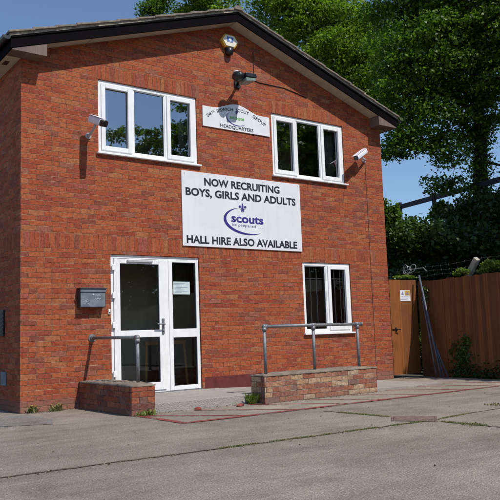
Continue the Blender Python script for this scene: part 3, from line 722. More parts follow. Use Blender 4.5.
# ------------------------------------------------------------------ small arched headquarters sign
ss = thing('sign_board', 'small arch topped white headquarters sign between the two upper windows', 'sign', (3.81,0,4.52))
poly = [(3.095,4.525),(4.530,4.525),(4.530,4.882)]
for k in range(1, 20):
    x = 4.530-(4.530-3.095)*k/20; tt = (x-3.8125)/0.7175
    z = 4.882+0.128*(0.5+0.5*math.cos(math.pi*min(1, abs(tt)/0.72)))
    poly.append((x, z))
poly.append((3.095,4.882))
MB().prism(poly, -0.020, -0.001).build('panel', M['board'], ss, bevel=0.002)
def arc_text(b, parts, cx, cz, rad, y):
    """straight lettering bent along an arc; parts: (words, start deg, end deg, cap height, lift)"""
    for body, a0, a1, cap, lift in parts:
        vs, fs = text_verts(body, 0.012); w0 = min(v[0] for v in vs); w1 = max(v[0] for v in vs); q = []
        for v in vs:
            a = math.radians(a0+(a1-a0)*(v[0]-w0)/(w1-w0)); r = rad+v[1]*cap/0.73+lift
            q.append((cx+r*math.sin(a), y, cz+r*math.cos(a)))
        b.add(q, fs)
YS = -0.0225
for wd_ in ([('24', -35, -29.5, 0.060, 0), ('TH', -28.8, -25.4, 0.036, 0.026)], [('IPSWICH', -22.5, -4.5, 0.060, 0)], [('SCOUT', -1.0, 13, 0.060, 0)], [('GROUP', 18.0, 34.0, 0.060, 0)]):
    t = MB(); arc_text(t, wd_, 3.8125, 3.80, 1.082, YS); t.build('lettering', M['ink'], ss)
t = MB(); text_line(t, 'HEADQUARTERS', 3.45, 4.155, 4.555, 0.062, YS, offset=0.014); t.build('lettering', M['ink'], ss)
e = swoosh(3.80, 4.745, 0.22, 0.125, 130, 330, 0.022, YS, -0.05); fleur(e, 3.80, 4.862, 0.042, YS); e.build('emblem', M['purple'], ss)
t = MB(); text_line(t, 'scouts', 3.655, 3.965, 4.735, 0.062, YS-0.001, offset=0.03); t.build('emblem_word', M['green'], ss)

# ------------------------------------------------------------------ alarm box
al = thing('alarm_box', 'yellow and cream hexagonal burglar alarm box under the gable apex', 'alarm box', (3.67,0,6.0))
hexp = [(3.575,6.255),(3.775,6.255),(3.865,6.135),(3.775,6.01),(3.575,6.01),(3.485,6.135)]
MB().prism(hexp, -0.075, -0.002).build('body', M['yellow'], al, bevel=0.012)
MB().prism([(3.67+(x-3.67)*0.84, 6.132+(z-6.132)*0.84) for x,z in hexp], -0.088, -0.0755).build('front_cover', M['cream'], al, bevel=0.006)
e = MB(); e.box(3.605, 3.735, -0.0905, -0.0885, 6.105, 6.20); e.build('emblem', M['blue'], al)
e = MB()
e.add([(3.67+0.03*math.cos(a), -0.0915, 6.155+0.03*math.sin(a)) for a in [2*math.pi*k/16 for k in range(16)]], [tuple(range(16))])
e.box(3.615, 3.725, -0.0925, -0.0908, 6.112, 6.119); e.build('emblem_mark', M['board'], al)
MB().tube([(3.67,-0.045,6.005),(3.67,-0.045,5.90),(3.67,-0.045,5.885)], [0.075,0.068,0.04], 16).build('strobe', M['blackplastic'], al, smooth=True)

# ------------------------------------------------------------------ floodlight on its arm
fl = thing('floodlight', 'black floodlight on a short wall arm above the small arched sign', 'floodlight', (3.95,0,5.5))
PL = np.array(ony(241,77,-0.36))
MB().box(PL[0]+0.10, PL[0]+0.22, -0.03, -0.001, PL[2]-0.06, PL[2]+0.08).build('wall_plate', M['blackplastic'], fl, bevel=0.006)
MB().tube([(PL[0]+0.16,-0.03,PL[2]),(PL[0]+0.09,-0.18,PL[2]+0.02),(PL[0],-0.28,PL[2]+0.01)], 0.024, 8).build('arm', M['blackplastic'], fl, smooth=True)
hx, hy, hz = PL
MB().ball((hx-0.06,hy,hz), 0.105, 18, 12, (1.0,1.15,0.8)).build('head', M['blackplastic'], fl, smooth=True)
MB().tube([(hx-0.09,hy,hz+0.065),(hx-0.09,hy,hz+0.085)], [0.07,0.045], 14).build('cap', M['camwhite'], fl, smooth=True)
MB().prism([(hx+0.02,hz+0.055),(hx+0.24,hz+0.06),(hx+0.25,hz-0.01),(hx+0.02,hz-0.03)], hy-0.13, hy+0.12).build('hood', M['blackplastic'], fl, bevel=0.012)
MB().prism([(hx+0.025,hz-0.033),(hx+0.245,hz-0.013),(hx+0.22,hz-0.07),(hx+0.03,hz-0.10)], hy-0.12, hy+0.11).build('lens', M['lens'], fl, bevel=0.01)

# cable pinned to the wall right of the floodlight
cb = MB()
cpts = [ony(*p, -0.008) for p in [(253,52),(253.5,66),(253.5,80),(259,82.5),(270,85),(284,88),(296,93),(307,98)]]
cb.tube(cpts, 0.0075, 6); tag(cb.build('cable', M['blackplastic'], base=tuple(cpts[-1]), smooth=True), 'thin black cable pinned to the brickwork right of the floodlight', 'cable')
cpts = [(6.955+0.008*math.sin(k), -0.012, 4.35-k*0.35) for k in range(3)]

# ------------------------------------------------------------------ cameras
def cam_unit(label, tip, tail, foot, r, snout, visor):
    t = thing('security_camera', label, 'security camera', foot, 'white security cameras on the facade')
    tip = Vector(tip); tail = Vector(tail); foot = Vector(foot); d = (tip-tail).normalized()
    # housing: rounded box section along the axis
    side = d.cross(Vector((0,0,1))).normalized(); up = side.cross(d).normalized()
    def sec(c, w, h, n=16):
        out = []
        for k in range(n):
            a = 2*math.pi*k/n; ca, sa = math.cos(a), math.sin(a); q = 0.62
            out.append(c+side*w*math.copysign(abs(ca)**q, ca)+up*h*math.copysign(abs(sa)**q, sa))
        return out
    def loft(secs):
        b = MB(); n = len(secs[0]); vs = [v for s in secs for v in s]
        fs = [(i*n+k, (i+1)*n+k, (i+1)*n+(k+1)%n, i*n+(k+1)%n) for i in range(len(secs)-1) for k in range(n)]
        fs += [tuple(range(n)), tuple(range(len(vs)-1, len(vs)-n-1, -1))]; b.add(vs, fs); return b
    neck = tip-d*snout
    loft([sec(tail, r*0.85, r*0.8), sec(tail+d*0.012, r, r), sec(neck-d*0.008, r, r), sec(neck, r*0.94, r*0.94)]).build('housing', M['camwhite'], t, smooth=False)
    sn = loft([sec(neck+d*0.0005, r*0.86, r*0.86), sec(tip-d*0.01, r*0.86, r*0.86), sec(tip, r*0.74, r*0.74)]).build('lens_hood', M['blackplastic'], t)
    b = MB(); c0 = tail+up*(r+0.003)+d*0.01; c1 = (neck if not visor else tip)+up*(r+0.003)+d*(0.02 if visor else 0)
    vs = []
    for c in (c0, c1):
        for dz in (0.0, 0.006):
            for s in (-1, 1): vs.append(c+side*s*r*1.02+up*dz)
    b.add(vs, [(0,1,3,2),(4,6,7,5),(0,4,5,1),(2,3,7,6),(0,2,6,4),(1,5,7,3)]); b.build('sun_shield', M['camwhite'], t)
    mid = tail.lerp(neck, 0.45)-up*r
    MB().tube([foot, foot+Vector((0,-0.05,0)), mid-up*0.05, mid], [0.026,0.022,0.018,0.02], 10).build('bracket', M['camgrey'], t, smooth=True)
    MB().tube([foot+Vector((0,-0.001,0)), foot+Vector((0,-0.018,0))], 0.048, 14).build('wall_plate', M['camgrey'], t)
cam_unit('white security camera with black lens hood left of the left upper window',
         ony(105.5,124,-0.52), ony(91.0,119,-0.17), tuple(ony(88,136,0)), 0.058, 0.085, False)
cam_unit('white tubular security camera pointing down beside the right upper window',
         ony(355.5,158.5,-0.27), ony(365.5,151,-0.20), tuple(ony(363.5,160.5,0)), 0.052, 0.03, True)

# ------------------------------------------------------------------ letterbox and bell
mbx = thing('letterbox', 'dark grey metal letterbox with pale scribbled print fixed left of the door', 'letterbox', (1.02,0,1.44))
MB().box(0.835, 1.235, -0.115, -0.001, 1.445, 1.715).build('body', M['mailside'], mbx, bevel=0.004)
MB().box(0.845, 1.225, -0.1205, -0.1155, 1.455, 1.665).build('front_panel', M['mailmetal'], mbx, bevel=0.003)
MB().prism([(0.825,1.7155),(1.245,1.7155),(1.245,1.735),(0.825,1.735)], -0.145, -0.001).build('lid', M['mailside'], mbx, bevel=0.004)
MB().box(0.835, 1.235, -0.132, -0.1155, 1.672, 1.7145).build('flap', M['mailmetal'], mbx, bevel=0.003)
MB().tube([(1.035,-0.1205,1.635),(1.035,-0.127,1.635)], 0.012, 12).build('lock', M['lightmark'], mbx)
sc = MB(); r6 = random.Random(2)
for k in range(5):
    x = 1.07; z = 1.60+r6.uniform(-0.03, 0.03); pts = [(x+i*0.016, -0.1215, z+0.012*math.sin(i*2.1+k)) for i in range(6)]
    sc.tube(pts, 0.0022, 4)
for k in range(3):
    pts = [(0.87+i*0.016, -0.1215, 1.55-k*0.022+0.008*math.sin(i*1.7+k)) for i in range(7)]
    sc.tube(pts, 0.0022, 4)
sc.build('scribble_print', M['lightmark'], mbx)  # wavy lines suggesting unreadable print on the front
db = thing('doorbell', 'small white doorbell push on the brickwork beside the door frame', 'doorbell', (1.338,0,1.36))
MB().box(1.322, 1.354, -0.022, -0.001, 1.345, 1.425).build('case', M['upvc'], db, bevel=0.004)
MB().tube([(1.338,-0.022,1.37),(1.338,-0.028,1.37)], 0.009, 12).build('button', M['blackplastic'], db)

# ------------------------------------------------------------------ gate, fence
gt = thing('wooden_gate', 'orange brown wooden side gate between the hall corner and the fence', 'gate', (7.9,0.03,0))
GX0, GX1, GZ1 = 7.475, 8.285, 1.975
b = MB()
for k in range(3):
    x0 = GX0+(GX1-GX0)*k/3+0.0015; x1 = GX0+(GX1-GX0)*(k+1)/3-0.0015; b.box(x0, x1, 0.03, 0.048, 0.065, GZ1)
b.build('boarding', M['gate'], gt, bevel=0.002)
b = MB()
for z in (0.25, 1.02, 1.75): b.box(GX0+0.03, GX1-0.03, 0.0485, 0.085, z-0.05, z+0.05)
b.build('ledge', M['gate'], gt)
b = MB(); b.box(7.50, 7.66, 0.012, 0.0295, 0.96, 0.98); b.tube([(7.60,0.02,0.97),(7.60,-0.02,0.97),(7.68,-0.03,0.965)], 0.012, 8); b.box(7.585, 7.615, 0.015, 0.0295, 0.92, 1.01)
b.build('latch', M['blackplastic'], gt, bevel=0.002)
gs = thing('warning_sign', 'small white and yellow warning sign on the orange brown gate', 'sign', (7.94,0.028,1.54))
MB().box(7.785, 8.09, 0.0255, 0.0285, 1.545, 1.765).build('panel', M['board'], gs)
e = MB(); e.box(7.925, 8.078, 0.0235, 0.0250, 1.658, 1.755); e.build('yellow_field', M['yellow'], gs)
e = MB(); e.prism([(7.815,1.668),(7.895,1.668),(7.855,1.745)], 0.0235, 0.0250)
for k in range(3): e.box(7.81, 8.06-0.05*k, 0.0240, 0.0252, 1.625-k*0.026, 1.632-k*0.026)
e.prism([(7.96,1.675),(8.045,1.675),(8.00,1.742)], 0.0215, 0.0230)
e.build('print', M['greyink'], gs)

fn = thing('board_fence', 'tall dark brown close boarded fence running forward from the gate', 'fence', (8.3,-2.5,0))
def fx(y): return 8.33+0.085*y
b = MB(); r7 = random.Random(5); y = 0.02; LEN = -7.5
while y > LEN:
    w = 0.098+r7.uniform(-0.004, 0.004); y2 = y-w+0.002; h = 1.945+r7.uniform(-0.012, 0.012); o = r7.uniform(-0.003, 0.003)
    xa, xb = fx(y)+o, fx(y2)+o
    b.add([(xa,y,0.06),(xb,y2,0.06),(xb,y2,h),(xa,y,h),(xa+0.016,y,0.06),(xb+0.009,y2,0.06),(xb+0.009,y2,h),(xa+0.016,y,h)],
          [(0,3,2,1),(4,5,6,7),(0,1,5,4),(3,7,6,2),(0,4,7,3),(1,2,6,5)])
    y = y2-r7.uniform(0.001, 0.004)
b.build('boards', M['fence'], fn)
for k in range(4):
    yy = -0.05-k*2.4; MB().box(fx(yy)+0.022, fx(yy)+0.10, yy-0.04, yy+0.04, -0.2, 1.93).build('post', M['fence'], fn)
for z in (0.35, 1.0, 1.65):
    b = MB(); b.add([(fx(0)+0.02,-0.1,z-0.04),(fx(LEN)+0.02,LEN,z-0.04),(fx(LEN)+0.02,LEN,z+0.04),(fx(0)+0.02,-0.1,z+0.04),(fx(0)+0.06,-0.1,z-0.04),(fx(LEN)+0.06,LEN,z-0.04),(fx(LEN)+0.06,LEN,z+0.04),(fx(0)+0.06,-0.1,z+0.04)],
                    [(0,3,2,1),(4,5,6,7),(0,1,5,4),(3,7,6,2),(0,4,7,3),(1,2,6,5)]); b.build('rail', M['fence'], fn)
b = MB(); b.add([(fx(0)-0.02,0.0,0.0),(fx(LEN)-0.02,LEN,0.0),(fx(LEN)-0.02,LEN,0.062),(fx(0)-0.02,0.0,0.062),(fx(0)+0.012,0.0,0.0),(fx(LEN)+0.012,LEN,0.0),(fx(LEN)+0.012,LEN,0.062),(fx(0)+0.012,0.0,0.062)],
                    [(0,3,2,1),(4,5,6,7),(0,1,5,4),(3,7,6,2),(0,4,7,3),(1,2,6,5)]); b.build('gravel_board', M['fence'], fn)

# poles leaning in the corner
PO = [((419,275.5),(441,376),0.021,'longest blue grey metal pole leaning in the corner of gate and fence'),
      ((422,296),(436.5,375.5),0.015,'leftmost shorter grey metal pole leaning at the fence corner'),
      ((427,325),(448,375),0.017,'short grey metal pole leaning furthest right along the fence'),
      ((425,310),(444,375.5),0.014,'thin grey metal pole between the longest pole and the shortest pole')]
for i, (a, c, r, lab) in enumerate(PO):
    bx_ = [8.02, 7.96, 8.10, 8.06][i]
    d = ray(*c); t_ = (bx_-CAM[0])/d[0]; foot = CAM+d*t_; foot[2] = 0.012
    d = ray(*a); txx = [8.235, 8.205, 8.20, 8.215][i]; t_ = (txx-CAM[0])/d[0]; top = CAM+d*t_
    o = MB().tube([foot, (foot+top)/2, top], r, 10).build('metal_pole', M['pole'], base=tuple(foot), smooth=True)
    tag(o, lab, 'pole', 'poles leaning against the fence')

# ------------------------------------------------------------------ railway bank behind the fence
def hb(x, y):
    t = min(1, max(0, (x-8.9)/6.3)); s = t*t*(3-2*t)
    t2 = min(1, max(0, (y-11.5)/5.0)); s2 = t2*t2*(3-2*t2)
    return 0.15+2.95*max(s, s2)+0.12*math.sin(x*1.7+y*0.9)*max(s, s2)
b = MB(); NX, NY = 70, 90; X0, X1, Y0b, Y1 = 8.55, 46.0, -30.0, 60.0
vs = []
for k in range(NY+1):
    for i in range(NX+1):
        x = X0+(X1-X0)*(i/NX)**1.6; y = Y0b+(Y1-Y0b)*k/NY; vs.append((x, y, hb(x, y)-0.1))
b.add(vs, [(k*(NX+1)+i, k*(NX+1)+i+1, (k+1)*(NX+1)+i+1, (k+1)*(NX+1)+i) for k in range(NY) for i in range(NX)])
struct(b.build('bank', M['soil'], smooth=True))
b = MB(); vs = []
for k in range(41):
    for i in range(41):
        x = -60+68.54*i/40; y = 11.6+48.4*k/40; vs.append((x, y, 0.05+2.9*min(1, max(0, (y-11.6)/5.0))**1.2))
b.add(vs, [(k*41+i, k*41+i+1, (k+1)*41+i+1, (k+1)*41+i) for k in range(40) for i in range(40)])
struct(b.build('bank', M['soil'], smooth=True))

# ------------------------------------------------------------------ foliage
def leaves_mesh(name, centres, normals_up, sizes, mat, parent=None, base=(0,0,0), seed=0, aspect=0.62):
    rs = np.random.RandomState(seed); n = len(centres)
    nr = rs.normal(size=(n,3)); nr[:,2] += normals_up; nr /= np.linalg.norm(nr, axis=1)[:,None]
    t = rs.normal(size=(n,3)); t -= nr*np.sum(t*nr, axis=1)[:,None]; t /= np.linalg.norm(t, axis=1)[:,None]
    s = np.cross(nr, t); L = sizes[:,None]*rs.uniform(0.75, 1.3, (n,1)); Wd = L*aspect
    c = centres-np.asarray(base)
    fold = nr*L*0.12
    V = np.empty((n,4,3)); V[:,0] = c-t*L*0.5; V[:,1] = c+s*Wd*0.5-t*L*0.05+fold; V[:,2] = c+t*L*0.5; V[:,3] = c-s*Wd*0.5-t*L*0.05+fold
    me = bpy.data.meshes.new(name); me.vertices.add(n*4); me.vertices.foreach_set('co', V.reshape(-1).astype(np.float32))
    me.loops.add(n*4); me.loops.foreach_set('vertex_index', np.arange(n*4, dtype=np.int32))
    me.polygons.add(n); me.polygons.foreach_set('loop_start', np.arange(0, n*4, 4, dtype=np.int32)); me.polygons.foreach_set('loop_total', np.full(n, 4, dtype=np.int32))
    me.update(calc_edges=True); me.materials.append(mat)
    o = bpy.data.objects.new(name, me); COL.objects.link(o)
    if parent: o.parent = parent
    else: o.location = base
    return o
def crown_points(blobs, per_m3, clump, leaf, seed, fill=0.35, dens=1.0):
    """clumps spread through ellipsoids, denser near the skin; returns leaf centres"""
    rs = np.random.RandomState(seed); out = []
    for (c, r) in blobs:
        r = np.array(r if hasattr(r, '__len__') else (r, r, r*0.85)); vol = 4.19*r.prod(); n = max(5, int(vol*per_m3/clump**2))
        d = rs.normal(size=(n,3)); d /= np.linalg.norm(d, axis=1)[:,None]
        rad = np.where(rs.rand(n) < fill, rs.rand(n)**0.5*0.75, rs.uniform(0.72, 1.08, n))
        cc = np.asarray(c)+d*rad[:,None]*r
        for q in cc:
            # leaf sprays: shallow domes of leaves with an open underside
            m = int(rs.randint(110, 210)*dens); cr = clump*rs.uniform(0.6, 1.4)
            e = rs.normal(size=(m,3)); e /= np.linalg.norm(e, axis=1)[:,None]; e[:,2] = np.abs(e[:,2])-0.25
            p = e*rs.uniform(0.45, 1.05, (m,1))*cr*np.array([1.0,1.0,0.55]) + rs.normal(size=(m,3))*0.05
            out.append(q+p)
    return np.concatenate(out)
def tree(label, base, trunk, limbs, blobs, mat, seed, leaf=0.15, per=0.55, clump=0.6, group='trees on the bank behind the hall', r0=0.2, fill=0.35, extra=None, inner=0):
    base = tuple(map(float, base)); t = thing('broadleaf_tree', label, 'tree', base, group)
    b = MB(); n = len(trunk); b.tube(trunk, [r0*(1-0.55*i/(n-1)) for i in range(n)], 10)
    for (p, q, r) in limbs:
        p = Vector(p); q = Vector(q); m1 = p.lerp(q, 0.35)+Vector((0,0,0.25)); m2 = p.lerp(q, 0.7)+Vector((0.1,-0.1,0.3))
        b.tube([p, m1, m2, q], [r, r*0.75, r*0.5, r*0.2], 7)
    b.build('trunk', M['bark'], t, smooth=True)
    pts = crown_points(blobs, per, clump, leaf, seed, fill)
    if inner:
        ri = np.random.RandomState(seed+100); ii = []
        for (c_, r_) in blobs:
            r_ = np.array(r_ if hasattr(r_, '__len__') else (r_,r_,r_*0.85)); k_ = int(inner*4.19*r_.prod()); dd = ri.normal(size=(k_,3)); dd /= np.linalg.norm(dd, axis=1)[:,None]
            ii.append(np.asarray(c_)+dd*(ri.rand(k_,1)**(1/3)*0.88)*r_)
        inn = np.concatenate(ii)
    if extra is not None: pts = np.concatenate([pts, extra])
    o = leaves_mesh('crown', pts, 0.9, np.full(len(pts), leaf), mat, t, base, seed)
    if inner: leaves_mesh('inner_foliage', inn, 0.3, np.full(len(inn), leaf*1.4), mat, t, base, seed+7)
    return t, len(pts)
def B_(px, py, dist, rpx, sx=1.0, sz=0.9):
    r = rpx*dist/FOC; return (im(px, py, dist), (r*sx, r*sx, r*sz))

tot = 0
# A: the ivy-clad tree on the bank right of the hall
tb = im(480, 216, 22.0); tb[2] = 2.7
top = im(482, 60, 21.5)
trA = [tuple(tb), tuple(im(480,190,22)), tuple(im(481,150,21.9)), tuple(im(478,100,21.7)), tuple(im(470,40,21.5)), tuple(im(466,-20,21.5))]
limA = [(im(480,165,22), im(506,181,21.6), 0.07), (im(480,140,21.9), im(430,110,21.0), 0.10), (im(478,110,21.7), im(515,60,21.0), 0.10), (im(479,120,21.7), im(410,70,20.5), 0.09), (im(474,70,21.6), im(440,10,21), 0.08), (im(480,150,21.9), im(452,168,21), 0.05)]
blA = [B_(425,120,21,42), B_(400,70,21,40), B_(440,60,21,48), B_(475,85,21.3,34), B_(500,40,21.5,42), B_(455,5,21.5,50), B_(410,15,21.8,46), B_(520,80,21,30), B_(448,150,21,24),
       B_(404,128,20.6,22), B_(470,128,21.4,22), B_(445,185,21.4,14), B_(530,20,21,45), B_(480,-45,21.5,55), B_(420,-40,22,50), B_(540,-40,22,55), B_(395,152,20.8,9), B_(497,118,21.5,9)]
rsI = np.random.RandomState(5); zz = rsI.rand(2600)
iv = np.array([im(480+rsI.normal()*4.0*(1.3-z), 216-110*z, 21.85) for z in zz])+rsI.normal(size=(2600,3))*np.array([0.12,0.2,0.1])
_, n = tree('large dark maple with ivy on its trunk on the bank right of the hall', tb, trA, limA, blA, M['leafA'], 21, leaf=0.100, per=1.55, clump=0.60, r0=0.24, fill=0.3, extra=iv, inner=190); tot += n
# B: broad crown behind the right roof slope
tb = im(330, 150, 27.0); tb[2] = 2.6
trB = [tuple(tb), tuple(im(330,110,27)), tuple(im(328,60,27)), tuple(im(325,10,27))]
limB = [(im(329,90,27), im(375,50,26.5), 0.09), (im(328,60,27), im(285,20,26.5), 0.09), (im(328,80,27), im(345,20,26), 0.08)]
blB = [B_(345,62,26,38), B_(305,22,26.5,42), B_(345,22,26.5,36), B_(275,8,27,28), B_(375,78,25.5,28), B_(362,45,26,26), B_(305,-25,27,42), B_(322,52,25.5,22), B_(352,90,25.5,18), B_(345,-40,27,38), B_(385,105,25.5,22)]
_, n = tree('broad bright green sycamore rising behind the right roof slope', tb, trB, limB, blB, M['leafB'], 22, leaf=0.112, per=1.35, clump=0.66, r0=0.25, inner=170); tot += n
# C, D: crowns just showing over the ridge
tb = im(207, 60, 31.0); tb[2] = 2.6
trC = [tuple(tb), tuple(im(207,30,31)), tuple(im(207,-10,31))]
blC = [B_(200,2,31,18), B_(222,6,31,16), B_(184,8,31,11), B_(207,-25,31,30)]
_, n = tree('leafy light green tree top showing just left of the roof ridge', tb, trC, [(im(207,20,31), im(228,4,31), 0.08)], blC, M['leafB'], 23, leaf=0.13, per=1.2, clump=0.5, r0=0.18, inner=120); tot += n
tb = im(155, 60, 33.0); tb[2] = 2.6
trD = [tuple(tb), tuple(im(155,30,33)), tuple(im(156,-10,33))]
blD = [B_(155,3,33,15), B_(163,-8,33,13), B_(148,14,33,7), B_(152,-20,33,16)]
_, n = tree('dark tree top poking over the left roof slope', tb, trD, [(im(155,20,33), im(147,8,33), 0.06)], blD, M['leafA'], 24, leaf=0.13, per=1.3, clump=0.5, r0=0.16, inner=120); tot += n
# E: tree beyond the right edge that shades bank and fence
for k, (bx0, by0, sd) in enumerate([(14.2,-3.6,31),(12.8,-7.6,32)]):
    bz = hb(bx0, by0)-0.1
    bl = [((bx0,by0,bz+5.5),2.6),((bx0-1.9,by0+0.6,bz+4.6),1.9),((bx0+1.5,by0-0.5,bz+5.0),2.0),((bx0-0.5,by0+1.9,bz+4.4),1.7),((bx0,by0,bz+7.6),2.0),((bx0-0.8,by0-1.6,bz+4.2),1.9)]
    _, n = tree(['spreading tree on the bank beyond the right end of the fence','second spreading tree on the bank further forward past the fence'][k], (bx0,by0,bz), [(bx0,by0,bz),(bx0,by0,bz+3),(bx0+0.1,by0,bz+7)],
         [((bx0,by0,bz+3),(bx0-1.8,by0+0.6,bz+4.6),0.08),((bx0,by0,bz+3.2),(bx0+1.5,by0-0.5,bz+5),0.08)], bl, M['leafA'], sd, leaf=0.2, per=0.5, clump=0.7, r0=0.2); tot += n
# trees across the yard, mirrored in the window glass
spots = [(10.5,-34,8.5,3.0),(15.0,-33,13.2,3.2),(18.6,-31,15.6,3.1),(23.5,-31,18.5,4.2),(30.0,-30,20.5,5.0),(37.5,-27,20.0,5.2),(2.0,-38,5.4,3.0),(-6.5,-40,6.4,3.4)]
tl = ['low rounded tree','young spreading tree','middling bushy tree','tall leafy tree','tallest dense tree','outermost dense tree','short shrubby tree','end shrubby tree']
for k, (x, y, h, r) in enumerate(spots):
    bl = [((x,y,h*0.62),(r,r,h*0.36)),((x-r*0.6,y+0.5,h*0.42),(r*0.7,r*0.7,h*0.25)),((x+r*0.6,y-0.4,h*0.45),(r*0.7,r*0.7,h*0.27)),((x,y+0.8,h*0.25),(r*1.0,r*0.8,h*0.22))]
    _, n = tree(tl[k]+' across the yard behind the camera, mirrored in the windows', (x,y,0), [(x,y,0),(x,y,h*0.4),(x+0.1,y,h*0.85)], [((x,y,h*0.4),(x-r*0.6,y+0.5,h*0.5),0.1)], bl, M['leafA'], 50+k, leaf=0.24, per=0.42, clump=0.95, fill=0.5, group='trees across the yard', r0=0.2); tot += n

# ground cover on the bank
rs = np.random.RandomState(8); N = 110000
bx = 9.0+rs.rand(N)**1.15*9.0; by = -6+rs.rand(N)*20
mound = 0.32*(np.sin(bx*2.3+by*1.1)+np.sin(by*2.9-bx*0.7))+0.25*np.sin(bx*5.1)*np.sin(by*4.3)
bz = np.array([hb(x, y) for x, y in zip(bx, by)])+rs.rand(N)**1.5*(0.45+np.maximum(0, mound)*1.1)
struct(leaves_mesh('bramble_cover', np.stack([bx,by,bz],1), 0.9, np.full(N, 0.13), M['leafC'], None, (0,0,0), 9, 0.75), 'stuff')
# far scrub along the back of the bank, and a taller bush below the rails
def bush(label, c, r, n, mat, seed, leaf=0.1, group='bushes along the bank and fence', name='bush'):
    rs = np.random.RandomState(seed); k = max(6, n//90); d = rs.normal(size=(k,3)); d /= np.linalg.norm(d, axis=1)[:,None]; d[:,2] = np.abs(d[:,2])*1.0-0.15
    cc = np.asarray(c)+d*np.asarray(r)*rs.uniform(0.45, 1.0, (k,1)); p = (cc[:,None,:]+rs.normal(size=(k,90,3))*np.asarray(r)*0.16).reshape(-1,3)
    base = (c[0], c[1], c[2]-r[2]*0.2)
    o = leaves_mesh(name, p, 0.5, np.full(len(p), leaf), mat, None, base, seed); return tag(o, label, 'bush', group)
c = im(408, 244, 17.0); bush('bright bramble bush on the bank just right of the hall corner', c, (0.85,1.0,0.55), 8000, M['leafC'], 61, 0.10)
c = im(389, 222, 16.8); bush('light green bush against the hall corner below the dark rail', c, (0.22,0.3,0.55), 2600, M['leafA'], 62, 0.09)
c = im(440, 214, 23.0); bush('rounded grey green bush at the foot of the ivy clad tree', c, (0.3,0.3,0.4), 1500, M['leafB'], 63, 0.11)
c = im(480, 224, 20.5); bush('dark ivy mound around the foot of the large maple', c, (1.15,1.4,0.85), 9000, M['leafD'], 64, 0.12)
c = im(505, 226, 19.5); bush('dark ivy mound right of the large maple', c, (1.2,1.4,1.0), 7000, M['leafD'], 65, 0.12)
c = im(440, 250, 18.0); bush('low dark bramble mound behind the fence corner', c, (1.6,1.6,0.7), 8000, M['leafD'], 66, 0.12)
# sunlit shoots along the fence top
for (px, py, yy, r, n, lab) in [(463,273,None,(0.12,0.22,0.10),700,'sunlit shoots over the fence top at the foot of the concrete post'),
                        (494,268,None,(0.12,0.30,0.16),1100,'sunlit shoots over the fence top right of the concrete post'),
                        (404,277,None,(0.35,0.12,0.07),500,'thin sunlit shoots behind the top of the gate')]:
    d = ray(px, py); X = 8.38 if px > 420 else 8.15; t_ = (X-CAM[0])/d[0]; c = CAM+d*t_
    bush(lab, c, r, n, M['leafE'], int(px), 0.055)

# concrete cranked post with barbed wire
cp_ = thing('concrete_post', 'leaning pale concrete fence post showing above the brown fence', 'post', (8.62,-1.0,0.1))
d = ray(468, 276); lo = CAM+d*((8.62-CAM[0])/d[0]); d = ray(477, 258.5); hi = CAM+d*((8.56-CAM[0])/d[0])
lo = Vector(lo); hi = Vector(hi); ax = (hi-lo).normalized()
def sqpost(b, p, q, w):
    ax = (Vector(q)-Vector(p)).normalized(); s = ax.cross(Vector((1,0,0))).normalized()*w; u = ax.cross(s).normalized()*w
    vs = [Vector(P)+a*s+c*u for P in (p, q) for a, c in ((-1,-1),(1,-1),(1,1),(-1,1))]
    b.add(vs, [(3,2,1,0),(4,5,6,7),(0,1,5,4),(1,2,6,5),(2,3,7,6),(3,0,4,7)])
b = MB(); sqpost(b, lo-ax*0.05, hi, 0.052); b.build('cranked_head', M['concpost'], cp_, bevel=0.012)
b = MB(); sqpost(b, (lo.x,lo.y-0.0,0.0), lo-ax*0.056, 0.052); b.build('shaft', M['concpost'], cp_, bevel=0.01)
for k, off in enumerate((0.02, 0.16, 0.30)):
    p = hi-ax*off; pts = []
    for i in range(25):
        y = 1.6-i*0.2; pts.append((p.x+0.03, y, p.z+0.10*((y-p.y)/2.6)**2*(-1)+0.02*math.sin(y*3+k)))
    b = MB(); b.tube(pts, 0.003, 5)
    for i in range(0, 24, 1):
        q = Vector(pts[i]); b.tube([q+Vector((-0.015,0,-0.02)), q+Vector((0.015,0.01,0.02))], 0.003, 4)
    tag(b.build('barbed_wire', M['wire'], base=(8.6,-2,2)), ['topmost','middle','lowest'][k]+' strand of barbed wire above the brown fence', 'barbed wire', 'strands of barbed wire')
# loose coil of wire above the gate corner
d = ray(413, 269); c = Vector(CAM+d*((8.45-CAM[0])/d[0])); pts = []
for i in range(46):
    a = i*0.55; pts.append((c.x+0.05*math.sin(a*0.7), c.y+0.20*math.sin(i*0.05)+0.10*math.cos(a), c.z+0.09*math.sin(a)+0.02*math.sin(i*0.3)))
pts += [(c.x, c.y-0.28, c.z+0.0), (c.x, c.y-0.36, c.z-0.08)]
tag(MB().tube(pts, 0.006, 6).build('wire_coil', M['camgrey'], base=tuple(c)), 'pale loose coil of wire on the corner above the gate', 'wire coil')

